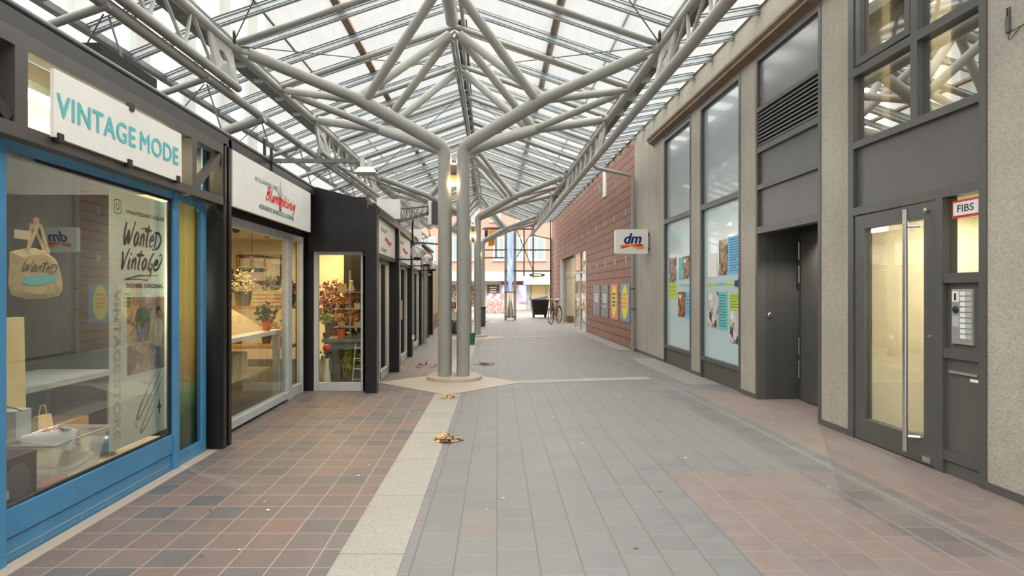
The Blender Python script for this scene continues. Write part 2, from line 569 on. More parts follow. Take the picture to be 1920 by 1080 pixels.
m['photo_brown'] = photo_mat('printed_photo_brown', [rgb(58, 48, 44), rgb(112, 86, 70), rgb(170, 140, 112), rgb(216, 200, 178)], 14)
m['photo_bw'] = photo_mat('printed_photo_grey', [rgb(46, 44, 42), rgb(196, 190, 184), rgb(230, 226, 220)], 9)
m['photo_fire'] = photo_mat('printed_photo_amber', [rgb(60, 46, 38), rgb(90, 62, 46), rgb(176, 110, 56), rgb(226, 180, 110)], 12)
m['photo_planks'] = photo_mat('banner_photo_ground', [rgb(120, 96, 74), rgb(160, 128, 92), rgb(196, 168, 122), rgb(214, 196, 160)], 9)
m['postcards'] = photo_mat('postcard_rows', [rgb(90, 60, 80), rgb(170, 166, 160), rgb(160, 80, 56), rgb(176, 172, 168), rgb(60, 66, 116)], 7)
m['postcards_red'] = photo_mat('postcard_rows_red', [rgb(166, 62, 40), rgb(176, 120, 66), rgb(176, 164, 146), rgb(160, 46, 32)], 6)
m['shopfront_glow'] = None


def flag_cloth():
    t = NT('yellow_red_green_curtain')
    x, y, z = t.xyz(t.coord())
    v = t.coord()
    zz = t.math('ADD', z, t.math('MULTIPLY', t.noise(v, 4.0, 3.0), 0.18))
    col = t.ramp(t.math('DIVIDE', zz, 2.0), [(0.0, rgb(26, 48, 30)), (0.22, rgb(38, 78, 42)), (0.30, rgb(86, 130, 66)), (0.40, rgb(170, 120, 56)), (0.47, rgb(186, 150, 66)), (0.62, rgb(214, 184, 84)), (1.0, rgb(226, 198, 96))])
    vo = t.noise(t.vec(x, t.math('MULTIPLY', y, 2.0), z), 3.2, 2.0)
    return t.done(t.bsdf(col, 0.55))


m['curtain'] = flag_cloth()


def led_blue():
    t = NT('blue_lit_glass')
    x, y, z = t.xyz(t.coord())
    v = t.coord()
    mp = t.n('ShaderNodeMapping')
    mp.inputs['Scale'].default_value = (6, 6, 0.8)
    t.t.links.new(v, mp.inputs[0])
    f = t.noise(mp.outputs[0], 2.0, 3.0)
    col = t.ramp(f, [(0.3, rgb(120, 150, 222)), (0.6, rgb(190, 208, 244)), (0.8, rgb(230, 238, 250))])
    return t.done(t.bsdf(col, 0.2, 0, None, col, 0.35))


m['led_blue'] = led_blue()


def led_poster():
    t = NT('violet_backlit_poster')
    v = t.coord()
    f = t.noise(v, 1.6, 4.0)
    col = t.ramp(f, [(0.3, rgb(60, 70, 200)), (0.5, rgb(150, 120, 226)), (0.7, rgb(150, 210, 240))])
    return t.done(t.bsdf(col, 0.3, 0, None, col, 0.8))


m['led_poster'] = led_poster()

# ------------------------------------------------------------------ mesh helpers


class MB:
    def __init__(self):
        self.v = []
        self.f = []
        self.mi = []

    def add(self, vs, fs, mi=0):
        o = len(self.v)
        self.v += [Vector(p) for p in vs]
        self.f += [tuple(i + o for i in q) for q in fs]
        self.mi += [mi] * len(fs)
        return self

    def box(self, a, b, mi=0):
        x0, y0, z0 = (min(a[i], b[i]) for i in range(3))
        x1, y1, z1 = (max(a[i], b[i]) for i in range(3))
        return self.add([(x0, y0, z0), (x1, y0, z0), (x1, y1, z0), (x0, y1, z0), (x0, y0, z1), (x1, y0, z1), (x1, y1, z1), (x0, y1, z1)],
                        [(0, 3, 2, 1), (4, 5, 6, 7), (0, 1, 5, 4), (1, 2, 6, 5), (2, 3, 7, 6), (3, 0, 4, 7)], mi)

    def hexa(self, bottom, top, mi=0):
        return self.add(list(bottom) + list(top), [(3, 2, 1, 0), (4, 5, 6, 7), (0, 1, 5, 4), (1, 2, 6, 5), (2, 3, 7, 6), (3, 0, 4, 7)], mi)

    def tube(self, pts, r, n=12, mi=0, cap=True):
        pts = [Vector(p) for p in pts]
        rs = r if isinstance(r, (list, tuple)) else [r] * len(pts)
        o = len(self.v)
        up = None
        for i, p in enumerate(pts):
            if i == 0:
                t = (pts[1] - p).normalized()
            elif i == len(pts) - 1:
                t = (p - pts[i - 1]).normalized()
            else:
                t = ((p - pts[i - 1]).normalized() + (pts[i + 1] - p).normalized()).normalized()
            if up is None:
                up = Vector((0, 0, 1)) if abs(t.z) < 0.9 else Vector((1, 0, 0))
            a = (up - t * up.dot(t)).normalized()
            b = t.cross(a)
            up = a
            # keep the true radius on a mitred bend
            k = 1.0
            if 0 < i < len(pts) - 1:
                c = (p - pts[i - 1]).normalized().dot(t)
                k = 1.0 / max(0.6, c)
            for j in range(n):
                an = 2 * math.pi * j / n
                self.v.append(p + (a * math.cos(an) + b * math.sin(an)) * rs[i])
        for i in range(len(pts) - 1):
            for j in range(n):
                q = o + i * n
                self.f.append((q + j, q + (j + 1) % n, q + n + (j + 1) % n, q + n + j))
                self.mi.append(mi)
        if cap:
            self.f.append(tuple(o + j for j in reversed(range(n))))
            self.f.append(tuple(o + (len(pts) - 1) * n + j for j in range(n)))
            self.mi += [mi, mi]
        return self

    def lathe(self, c, prof, n=20, mi=0, axis='z', close=False):
        o = len(self.v)
        c = Vector(c)
        for (r, h) in prof:
            for j in range(n):
                an = 2 * math.pi * j / n
                a, b = r * math.cos(an), r * math.sin(an)
                if axis == 'z':
                    self.v.append(c + Vector((a, b, h)))
                elif axis == 'x':
                    self.v.append(c + Vector((h, a, b)))
                else:
                    self.v.append(c + Vector((b, h, a)))
        k = len(prof)
        for i in range(k - 1):
            for j in range(n):
                q = o + i * n
                self.f.append((q + j, q + (j + 1) % n, q + n + (j + 1) % n, q + n + j))
                self.mi.append(mi)
        if prof[0][0] > 1e-5:
            self.f.append(tuple(o + j for j in reversed(range(n))))
            self.mi.append(mi)
        if prof[-1][0] > 1e-5:
            self.f.append(tuple(o + (k - 1) * n + j for j in range(n)))
            self.mi.append(mi)
        return self

    def ball(self, c, r, n=16, k=10, mi=0, sq=(1, 1, 1)):
        o = len(self.v)
        c = Vector(c)
        for i in range(k + 1):
            th = math.pi * i / k
            for j in range(n):
                ph = 2 * math.pi * j / n
                self.v.append(c + Vector((r * sq[0] * math.sin(th) * math.cos(ph), r * sq[1] * math.sin(th) * math.sin(ph), r * sq[2] * math.cos(th))))
        for i in range(k):
            for j in range(n):
                q = o + i * n
                self.f.append((q + j, q + n + j, q + n + (j + 1) % n, q + (j + 1) % n))
                self.mi.append(mi)
        return self

    def prism(self, poly, axis, a, b, mi=0):
        """poly of 2D points extruded along an axis from a to b"""
        n = len(poly)

        def mk(p, t):
            if axis == 'x':
                return (t, p[0], p[1])
            if axis == 'y':
                return (p[0], t, p[1])
            return (p[0], p[1], t)
        vs = [mk(p, a) for p in poly] + [mk(p, b) for p in poly]
        fs = [tuple(range(n)), tuple(reversed(range(n, 2 * n)))]
        fs += [(i, n + i, n + (i + 1) % n, (i + 1) % n) for i in range(n)]
        return self.add(vs, fs, mi)

    def plate(self, o, u, v, poly, th, mi=0):
        """flat outline given in (u,v) units with thickness th along u x v"""
        o, u, v = Vector(o), Vector(u), Vector(v)
        nrm = u.cross(v).normalized() * th
        n = len(poly)
        vs = [o + u * p[0] + v * p[1] for p in poly] + [o + u * p[0] + v * p[1] + nrm for p in poly]
        fs = [tuple(reversed(range(n))), tuple(range(n, 2 * n))]
        fs += [(i, (i + 1) % n, n + (i + 1) % n, n + i) for i in range(n)]
        return self.add(vs, fs, mi)

    def build(self, name, mat, parent=None, smooth=False, bevel=0.0, origin=None):
        me = bpy.data.meshes.new(name)
        off = Vector((0, 0, 0))
        if parent is not None:
            q = parent
            while q is not None:
                off += q.location
                q = q.parent
        own = Vector((0, 0, 0))
        if origin is not None:
            own = Vector(origin) - off
        vs = [tuple(p - off - own) for p in self.v]
        me.from_pydata(vs, [], self.f)
        mats = mat if isinstance(mat, (list, tuple)) else [mat]
        for x in mats:
            me.materials.append(x)
        if len(mats) > 1:
            me.polygons.foreach_set('material_index', self.mi)
        bm = bmesh.new()
        bm.from_mesh(me)
        bmesh.ops.recalc_face_normals(bm, faces=bm.faces)
        bm.to_mesh(me)
        bm.free()
        if smooth:
            me.polygons.foreach_set('use_smooth', [True] * len(me.polygons))
            me.set_sharp_from_angle(angle=math.radians(40))
        me.update()
        o = bpy.data.objects.new(name, me)
        COL.objects.link(o)
        o.location = own
        if parent is not None:
            o.parent = parent
        if bevel:
            b = o.modifiers.new('bevel', 'BEVEL')
            b.width = bevel
            b.segments = 2
            b.limit_method = 'ANGLE'
        return o


def tag(o, label=None, cat=None, group=None, kind=None):
    if label:
        o['label'] = label
    if cat:
        o['category'] = cat
    if group:
        o['group'] = group
    if kind:
        o['kind'] = kind
    return o


def empty(name, loc, label=None, cat=None, group=None, kind=None, parent=None):
    o = bpy.data.objects.new(name, None)
    COL.objects.link(o)
    o.empty_display_size = 0.1
    o.location = loc
    if parent is not None:
        o.parent = parent
    return tag(o, label, cat, group, kind)


def box_obj(name, a, b, mat, parent=None, bevel=0.0):
    return MB().box(a, b).build(name, mat, parent, bevel=bevel)


def copy_tree(o, parent=None):
    c = o.copy()
    COL.objects.link(c)
    c.parent = parent
    for ch in list(o.children):
        copy_tree(ch, c)
    return c


def shift_obj(o, dx=0, dy=0, dz=0):
    o.location = (o.location[0] + dx, o.location[1] + dy, o.location[2] + dz)


DG = None


def text_mesh(body, shear=0.0, bold=0.0, outline=0.0, spacing=1.0):
    cu = bpy.data.curves.new('lettering', 'FONT')
    cu.body = body
    cu.size = 1.0
    cu.shear = shear
    cu.offset = bold
    cu.space_character = spacing
    cu.resolution_u = 4
    if outline:
        cu.fill_mode = 'NONE'
        cu.bevel_depth = outline
        cu.bevel_resolution = 0
    ob = bpy.data.objects.new('lettering', cu)
    COL.objects.link(ob)
    bpy.context.view_layer.update()
    dg = bpy.context.evaluated_depsgraph_get()
    me = bpy.data.meshes.new_from_object(ob.evaluated_get(dg))
    vs = [tuple(v.co) for v in me.vertices]
    fs = [tuple(p.vertices) for p in me.polygons]
    bpy.data.objects.remove(ob)
    bpy.data.curves.remove(cu)
    bpy.data.meshes.remove(me)
    return vs, fs


def letters(name, body, o, u, v, w, h, mat, parent, th=0.004, shear=0.0, bold=0.0, outline=0.0, spacing=1.0, slant=0.0, thick=0.0):
    """lettering stretched to width w along u and height h along v, standing th proud of its board"""
    vs, fs = text_mesh(body, shear, bold, outline, spacing)
    if not vs:
        return None
    x0 = min(p[0] for p in vs)
    x1 = max(p[0] for p in vs)
    y0 = min(p[1] for p in vs)
    y1 = max(p[1] for p in vs)
    o, u, v = Vector(o), Vector(u), Vector(v)
    nrm = u.cross(v).normalized()
    mb = MB()
    pts = []
    for p in vs:
        a = (p[0] - x0) / (x1 - x0)
        b = (p[1] - y0) / (y1 - y0)
        pts.append(o + u * (a * w) + v * (b * h + slant * a * w) + nrm * th)
    mb.add(pts, fs)
    if thick:
        for i, (a, b) in enumerate(((1, 0), (-1, 0), (0, 0.7), (0, -0.7))):
            mb.add([p + u * (a * thick) + v * (b * thick) + nrm * (0.0001 * (i + 1)) for p in pts], fs)
    return mb.build(name, mat, parent)


def stroke(mb, o, u, v, pts, r, th=0.004, n=4):
    """brush stroke: flat ribbon through (u,v) points with half width r (number or list)"""
    o, u, v = Vector(o), Vector(u), Vector(v)
    nrm = u.cross(v).normalized() * th
    rs = r if isinstance(r, (list, tuple)) else [r] * len(pts)
    P = []
    k = len(pts)
    for i in range(k):
        a = pts[max(0, i - 1)]
        b = pts[min(k - 1, i + 1)]
        tx, ty = b[0] - a[0], b[1] - a[1]
        L = math.hypot(tx, ty) or 1.0
        nx, ny = -ty / L * rs[i], tx / L * rs[i]
        P.append(((pts[i][0] + nx, pts[i][1] + ny), (pts[i][0] - nx, pts[i][1] - ny)))
    vs = []
    for a, b in P:
        vs.append(o + u * a[0] + v * a[1] + nrm)
        vs.append(o + u * b[0] + v * b[1] + nrm)
    fs = [(2 * i, 2 * i + 1, 2 * i + 3, 2 * i + 2) for i in range(k - 1)]
    mb.add(vs, fs)
    return mb


def bez(p0, p1, p2, p3, n=10):
    out = []
    for i in range(n + 1):
        t = i / n
        a = (1 - t) ** 3
        b = 3 * t * (1 - t) ** 2
        c = 3 * t * t * (1 - t)
        d = t ** 3
        out.append(tuple(a * p0[k] + b * p1[k] + c * p2[k] + d * p3[k] for k in range(len(p0))))
    return out


X, Y, Z = Vector((1, 0, 0)), Vector((0, 1, 0)), Vector((0, 0, 1))

# hand-drawn brush alphabet: each glyph is (advance, strokes)
BRUSH = {
    'W': (0.66, [[(0.05, .95), (0.0, .5), (.10, .02), (.30, .62), (.34, .05), (.52, .5), (.66, 1.05)]]),
    'a': (0.42, [[(.32, .5), (.18, .58), (.04, .32), (.10, .05), (.22, .10), (.33, .5), (.33, .15), (.42, .05)]]),
    'n': (0.37, [[(.05, .55), (.04, .02)], [(.05, .32), (.2, .56), (.27, .4), (.26, .1), (.36, .03)]]),
    't': (0.26, [[(.14, 1.0), (.08, .15), (.2, .02)], [(-.14, .72), (.10, .77), (.38, .76)]]),
    'e': (0.33, [[(.05, .30), (.29, .38), (.22, .56), (.05, .35), (.08, .05), (.31, .12)]]),
    'D': (0.55, [[(.12, .62), (.08, .02)], [(-.06, .68), (.30, .70), (.55, .40), (.34, .02), (-.10, -.08)]]),
    'V': (0.40, [[(0, .85), (.08, .45), (.12, 0), (.28, .6), (.42, 1.05)]]),
    'i': (0.20, [[(.08, .55), (.06, .08), (.17, .03)], [(.10, .74), (.14, .80)]]),
    'G': (0.36, [[(.34, .92), (.20, .80), (.05, .30), (.12, .02), (.27, .10), (.31, .34), (.16, .30)], [(.31, .34), (.27, -.32)]]),
    'E': (0.50, [[(.05, .30), (.29, .38), (.22, .56), (.05, .35), (.08, .05), (.36, .10), (.58, .55), (.52, .90), (.34, .82)]]),
    'g': (0.36, [[(.3, .5), (.15, .56), (.05, .3), (.15, .08), (.3, .5), (.26, -.25), (.06, -.34)]]),
    'B': (0.42, [[(.1, 1), (.05, 0)], [(.0, .95), (.3, 1.0), (.32, .7), (.1, .55), (.34, .45), (.3, .05), (.02, .02)]]),
    'l': (0.19, [[(.12, 1.0), (.05, .1), (.17, .03)]]),
    'u': (0.38, [[(.04, .55), (.06, .1), (.2, .08), (.3, .55), (.28, .1), (.38, .03)]]),
    'm': (0.50, [[(.04, .55), (.03, .02)], [(.04, .35), (.17, .56), (.22, .35), (.2, .02)], [(.22, .35), (.36, .56), (.41, .35), (.4, .08), (.5, .03)]]),
    'k': (0.35, [[(.1, 1.0), (.04, 0)], [(.3, .55), (.08, .28), (.33, .03)]]),
    'o': (0.36, [[(.18, .55), (.04, .3), (.14, .03), (.3, .25), (.18, .55)], [(.08, .74), (.11, .80)], [(.24, .74), (.27, .80)]]),
}


def smooth_pts(p, k=6):
    if len(p) < 3:
        return p
    out = []
    for i in range(len(p) - 1):
        a, b, c, d = p[max(0, i - 1)], p[i], p[i + 1], p[min(len(p) - 1, i + 2)]
        for j in range(k):
            t = j / k
            out.append(tuple(0.5 * (2 * b[q] + (c[q] - a[q]) * t + (2 * a[q] - 5 * b[q] + 4 * c[q] - d[q]) * t * t + (3 * b[q] - a[q] - 3 * c[q] + d[q]) * t ** 3) for q in (0, 1)))
    out.append(p[-1])
    return out


def brush(name, word, o, u, v, w, h, mat, parent, th=0.002, r=0.05, shear=0.22, slant=0.0):
    strokes = []
    x = 0.0
    for c in word:
        adv, ss = BRUSH[c]
        for s in ss:
            strokes.append([(q[0] + x + shear * q[1], q[1] + slant * (x + q[0])) for q in smooth_pts(s)])
        x += adv + 0.05
    xs = [q[0] for s in strokes for q in s]
    ys = [q[1] for s in strokes for q in s]
    sx, sy = w / (max(xs) - min(xs)), h / (max(ys) - min(ys))
    mb = MB()
    for i, s in enumerate(strokes):
        pts = [((q[0] - min(xs)) * sx, (q[1] - min(ys)) * sy) for q in s]
        n = len(pts)
        rad = [r * (sx + sy) * 0.5 * (0.55 + 0.45 * math.sin(math.pi * min(1, 0.15 + k / n))) for k in range(n)]
        stroke(mb, o, u, v, pts, rad, th + 0.00006 * i)
    return mb.build(name, mat, parent)

# ================================================================== GROUND
fl = MB()
fl.add([(-12, -4, 0), (9, -4, 0), (9, 29.2, 0), (-12, 29.2, 0)], [(0, 1, 2, 3)])
tag(fl.build('floor', m['paving']), kind='structure')
st = MB()
st.add([(-30, 29.2, 0), (30, 29.2, 0), (30, 60, 0), (-30, 60, 0)], [(0, 1, 2, 3)])
tag(st.build('floor', m['street']), kind='structure')


def axis_x(d):
    """the arcade narrows slightly: left roof girder line and centre line drift with depth"""
    return -3.18 + 0.03 * (d - 7.6)


XR = 2.23


def centre_x(d):
    return (axis_x(d) + XR) / 2


def slab(name, poly, z, mat):
    mb = MB()
    mb.prism(poly, 'z', 0.0, z)
    return tag(mb.build(name, mat), kind='structure')


# long granite band (with joints), split into slabs laid end to end
def band(d0, d1, step, x_at):
    mb = MB()
    d = d0
    while d < d1 - 0.05:
        e = min(d + step, d1)
        g = 0.003
        mb.prism([(x_at(d + g) - 0.325, d + g), (x_at(d + g), d + g), (x_at(e - g), e - g), (x_at(e - g) - 0.325, e - g)], 'z', 0.0, 0.004)
        d = e
    return tag(mb.build('trim_1', m['granite']), kind='structure')


band(-3.0, 7.72, 0.86, lambda d: -0.305 + 0.021 * (d - 7.6))
band(9.7, 16.2, 1.0, lambda d: -0.29 + 0.0128 * (d - 8.9))
band(18.4, 24.6, 1.0, lambda d: -0.29 + 0.0128 * (d - 8.9))


def tree_floor(k):
    dy = 8.45 * k
    dx = 0.125 * k
    slab('trim_2', [(-1.56 + dx, 8.70 + dy), (-0.47 + dx, 7.65 + dy), (0.56 + dx, 8.72 + dy), (-0.45 + dx, 9.76 + dy)], 0.006, m['sandstone'])
    slab('trim_3', [(0.50 + dx, 8.60 + dy), (2.50, 9.02 + dy), (2.50, 9.30 + dy), (0.50 + dx, 8.88 + dy)], 0.005, m['granite'])


for k in range(3):
    tree_floor(k)
# kerb strips at the foot of the walls and the concrete slabs by the blue windows
slab('trim_4', [(2.86, 8.5), (3.335, 8.5), (3.335, 11.9), (2.86, 11.9)], 0.004, m['slab'])
slab('trim_5', [(-2.30, 0.5), (-2.21, 0.5), (-2.21, 5.0), (-2.30, 5.0)], 0.004, m['sandstone'])
slab('trim_6', [(2.98, 13.5), (3.335, 13.5), (3.335, 19.6), (2.98, 19.6)], 0.005, m['slab'])

# ================================================================== RIGHT WALL
WX = 3.34
wr = MB()
for (a, b, z0, z1) in [(11.2, 13.4, 0, 4.75), (9.32, 9.73, 0, 4.17), (7.41, 7.85, 0, 4.17), (5.52, 5.97, 0, 4.17), (-4.0, 4.0, 0, 4.75), (4.0, 11.2, 4.17, 4.75)]:
    wr.box((WX, a, z0), (WX + 0.3, b, z1))
tag(wr.build('wall_right', m['stucco']), kind='structure')
ws = MB()
for (a, b) in [(11.2, 13.4), (9.32, 9.73), (7.41, 7.85), (5.52, 5.97), (-4.0, 4.0)]:
    ws.box((WX - 0.012, a + 0.001, 0), (WX + 0.01, b - 0.001, 0.055))
tag(ws.build('baseboard_right', m['anthracite']), kind='structure')
cp = MB()
cp.box((WX - 0.03, -4, 4.75), (WX + 0.34, 29.7, 4.79))
tag(cp.build('trim_7', m['alu']), kind='structure')
lg = MB()
lg.prism([(WX + 0.0, 4.19), (WX - 0.10, 4.235), (WX - 0.10, 4.26), (WX - 0.13, 4.30), (WX - 0.13, 4.335), (WX + 0.0, 4.36)], 'y', 5.6, 11.92)
tag(lg.build('trim_8', m['brown_ledge']), kind='structure')

# brick-red cladding, with the drugstore entrance left open
wb = MB()
wb.box((WX, 13.4, 0), (WX + 0.3, 19.66, 4.75))
wb.box((WX, 26.2, 0), (WX + 0.3, 29.7, 4.75))
wb.box((WX, 19.66, 2.68), (WX + 0.3, 26.2, 4.75))
wbo = tag(wb.build('wall_right', m['terracotta']), kind='structure')
ac = [m['sandstone'], m['blue_print']]
for i in range(5):
    d = 14.2 + 1.2 * i
    MB().box((WX - 0.006, d - 0.07, 2.0), (WX + 0.01, d + 0.07, 2.15)).build('accent_tile', m['sandstone'], wbo)
for i in range(12):
    d = 14.2 + 1.25 * i
    MB().box((WX - 0.006, d - 0.08, 3.10), (WX + 0.01, d + 0.08, 3.28)).build('accent_tile', m['blue_print'] if i % 2 == 0 else m['granite'], wbo)
for (d, z) in [(15.3, 3.95), (19.8, 3.7), (22.5, 2.92), (24.0, 2.92), (25.5, 2.92), (17.4, 4.2), (27.2, 2.6), (27.6, 1.4)]:
    MB().box((WX - 0.006, d - 0.08, z), (WX + 0.01, d + 0.08, z + 0.17)).build('accent_tile', m['blue_print'], wbo)
MB().box((WX - 0.03, 16.45, 3.92), (WX, 16.85, 4.70)).build('white_panel', m['white'], wbo)
MB().box((WX - 0.03, 29.7, 0), (WX + 0.3, 30.2, 4.9)).build('corner_post', m['white'], wbo)

# frosted windows 1 and 2


def blue_window(idx, d0, d1, ztop, zmid, zbot):
    w = empty('window_%d' % idx, (WX, (d0 + d1) / 2, 0), kind='structure')
    f = MB()
    t = 0.055
    xa, xb = WX - 0.008, WX + 0.10
    f.box((xa, d0, 0), (xb, d0 + t, ztop))
    f.box((xa, d1 - t, 0), (xb, d1, ztop))
    f.box((xa, d0 + t, ztop - t), (xb, d1 - t, ztop))
    f.box((xa, d0 + t, zmid - 0.04), (xb, d1 - t, zmid + 0.04))
    f.box((xa, d0 + t, zbot - 0.05), (xb, d1 - t, zbot + 0.01))
    f.build('window_frame', m['anthracite'], w)
    MB().box((WX + 0.045, d0 + t, zmid + 0.04), (WX + 0.06, d1 - t, ztop - t)).build('upper_pane', m['frost_upper'], w)
    lp = MB().box((WX + 0.045, d0 + t, zbot + 0.01), (WX + 0.06, d1 - t, zmid - 0.04)).build('lower_pane', m['frost_lower'], w)
    MB().box((WX + 0.02, d0 + t, 0), (WX + 0.05, d1 - t, zbot - 0.06)).build('plinth_panel', m['panel_base'], w)
    return w


blue_window(1, 9.73, 11.2, 4.14, 2.60, 0.33)
blue_window(2, 7.85, 9.32, 4.16, 2.60, 0.32)

# info sheets stuck on the blue film: every sheet a thing of its own
PX = WX + 0.043


def sheet(name, d_far, d_near, z0, z1, mat, label, cat, lines=0, linemat=None, sub=None):
    o = empty(name, (PX, (d_far + d_near) / 2, z0), label, cat, 'history display sheets on the blue windows')
    MB().box((PX - 0.003, d_near, z0), (PX + 0.001, d_far, z1)).build('printed_panel', mat, o)
    if lines:
        mb = MB()
        w = d_far - d_near
        for i in range(lines):
            zz = z1 - (z1 - z0) * (i + 1.2) / (lines + 1.4)
            mb.box((PX - 0.0045, d_near + w * (0.12 + 0.2 * R.random() * (i % 3 == 2)), zz - 0.004), (PX - 0.003, d_far - w * 0.1, zz + 0.004))
        mb.build('text_lines', linemat or m['navy'], o)
    if sub:
        MB().box((PX - 0.005, d_near + (d_far - d_near) * 0.55, z1 - 0.11), (PX - 0.003, d_far - (d_far - d_near) * 0.1, z1 - 0.05)).build('caption', m['white'], o)
    return o


def dw(px):
    return round(3774 / (px - 908) * 1.013, 3)


# far window
sheet('photo_print', 11.02, 10.62, 1.48, 1.92, m['photo_brown'], 'brown portrait print at the upper left of the farther blue window', 'poster')
sheet('text_sheet', 11.02, 10.62, 1.18, 1.48, m['lime_ink'], 'lime green text sheet under the portrait on the farther blue window', 'poster', 3, m['leaf_dark'])
sheet('text_sheet', 10.47, 10.25, 1.51, 1.90, m['teal_ink'], 'narrow teal sheet left of a print on the farther blue window', 'poster')
sheet('photo_print', 10.25, 9.94, 1.53, 1.91, m['photo_brown'], 'dark street print at the upper right of the farther blue window', 'poster', sub=True)
sheet('photo_print', 10.52, 10.12, 0.88, 1.31, m['photo_fire'], 'amber toned print low on the farther blue window', 'poster', sub=True)
sheet('text_sheet', 10.12, 9.80, 0.87, 1.31, m['sky_ink'], 'sky blue text sheet low on the farther blue window', 'poster', 6)
# near window
sheet('photo_print', 9.12, 8.76, 1.53, 1.88, m['white'], 'white map sheet with a magenta corner on the nearer blue window', 'poster')
sheet('photo_print', 8.68, 8.36, 1.55, 2.05, m['photo_brown'], 'brown crowd print at the top of the nearer blue window', 'poster')
sheet('text_sheet', 8.36, 7.96, 1.56, 2.07, m['sky_ink'], 'large sky blue text sheet at the top of the nearer blue window', 'poster', 13)
sheet('photo_print', 9.12, 8.70, 0.79, 1.31, m['photo_bw'], 'black and white print at the lower left of the nearer blue window', 'poster', sub=True)
sheet('text_sheet', 8.70, 8.39, 0.78, 1.31, m['teal_ink'], 'teal text sheet beside the black and white print on the nearer window', 'poster', 12)
sheet('text_sheet', 8.31, 7.98, 1.06, 1.30, m['lime_ink'], 'lime green text sheet above a crowd print on the nearer window', 'poster', 5, m['leaf_dark'])
sheet('photo_print', 8.31, 7.98, 0.61, 1.05, m['photo_bw'], 'grey crowd print lowest on the nearer blue window', 'poster', sub=True)
tl = MB()
tl.box((PX - 0.003, 9.80, 1.415), (PX + 0.001, 10.45, 1.435))
tag(tl.build('timeline_strip', m['teal_ink']), 'thin teal timeline strip across the farther blue window', 'sticker', 'timeline strips')
tl = empty('timeline_strip', (PX, 8.6, 1.42), 'lime and teal timeline strip with a dark blue arrow across the nearer window', 'sticker', 'timeline strips')
MB().box((PX - 0.003, 8.75, 1.41), (PX + 0.001, 9.22, 1.44)).build('lime_stretch', m['lime_ink'], tl)
MB().box((PX - 0.003, 8.45, 1.41), (PX + 0.001, 8.75, 1.44)).build('teal_stretch', m['teal_ink'], tl)
MB().box((PX - 0.003, 8.10, 1.41), (PX + 0.001, 8.45, 1.44)).build('lime_stretch', m['lime_ink'], tl)
a = MB()
a.plate((PX - 0.004, 8.14, 1.425), (0, -1, 0), (0, 0, 1), [(0, -0.04), (0.1, -0.04), (0.1, -0.06), (0.17, 0), (0.1, 0.06), (0.1, 0.04), (0, 0.04)], -0.001)
a.build('arrow_head', m['navy'], tl)

# dark bay with louvre and the recessed door
by = empty('window_3', (WX, 6.69, 2.0), kind='structure')
f = MB()
xa, xb = WX - 0.008, WX + 0.10
f.box((xa, 5.97, 0), (xb, 6.02, 4.17))
f.box((xa, 7.36, 0), (xb, 7.41, 4.17))
for (z0, z1) in [(4.12, 4.17), (3.50, 3.55), (3.00, 3.07), (2.55, 2.61), (2.02, 2.10)]:
    f.box((xa, 6.02, z0), (xb, 7.36, z1))
f.build('bay_frame', m['anthracite'], by)
MB().box((WX + 0.03, 6.02, 3.55), (WX + 0.06, 7.36, 4.12)).build('upper_panel', m['gloss_panel'], by)
MB().box((WX + 0.03, 6.02, 2.61), (WX + 0.06, 7.36, 3.00)).build('middle_panel', m['anthracite_panel'], by)
MB().box((WX + 0.03, 6.02, 2.10), (WX + 0.06, 7.36, 2.55)).build('lower_panel', m['anthracite_panel'], by)
MB().box((WX + 0.085, 6.02, 3.07), (WX + 0.095, 7.36, 3.50)).build('louvre_backing', m['rubber'], by)
for i in range(9):
    z = 3.085 + i * 0.046
    MB().add([(WX + 0.004, y, z) for y in (6.02, 7.36)] + [(WX + 0.004, y, z + 0.024) for y in (6.02, 7.36)] + [(WX + 0.06, y, z + 0.044) for y in (6.02, 7.36)] + [(WX + 0.06, y, z + 0.034) for y in (6.02, 7.36)],
             [(0, 1, 3, 2), (2, 3, 5, 4), (4, 5, 7, 6), (6, 7, 1, 0), (0, 2, 4, 6), (1, 7, 5, 3)]).build('louvre_slat', m['anthracite'], by)

rd = empty('door_1', (WX + 0.48, 6.7, 0), kind='structure')
rv = MB()
rv.box((WX + 0.10, 7.36, 0), (WX + 0.205, 7.60, 2.10))
rv.box((WX + 0.21, 7.37, 0), (WX + 0.50, 7.60, 2.10))
rv.box((WX + 0.10, 5.80, 0), (WX + 0.50, 6.0, 2.10))
rv.box((WX + 0.10, 5.80, 2.10), (WX + 0.58, 7.60, 2.20))
rv.build('door_reveal', m['door_dark'], rd)
MB().box((WX + 0.50, 6.0, 0), (WX + 0.58, 7.60, 2.10)).build('door_surround', m['door_dark'], rd)
MB().box((WX + 0.475, 6.05, 0.012), (WX + 0.50, 7.26, 2.02)).build('door_leaf', m['anthracite'], rd)
for z in (0.27, 0.55, 1.42, 1.70):
    MB().lathe((WX + 0.468, 7.29, z), [(0.011, 0.0), (0.011, 0.21)], 10).build('hinge', m['chrome'], rd, smooth=True)
lk = MB().lathe((WX + 0.15, 7.36, 1.03), [(0.0, -0.03), (0.02, -0.028), (0.022, -0.01), (0.03, -0.006), (0.03, 0.0)], 14, axis='y')
lk.build('door_lock', m['chrome'], rd, smooth=True)
dl = tag(MB().lathe((WX + 0.28, 6.62, 2.085), [(0.0, 0.0), (0.035, 0.0), (0.045, 0.006), (0.045, 0.014)], 16).build('downlight', m['lamp_glow']), 'small lit downlight in the ceiling of the dark recess', 'lamp')

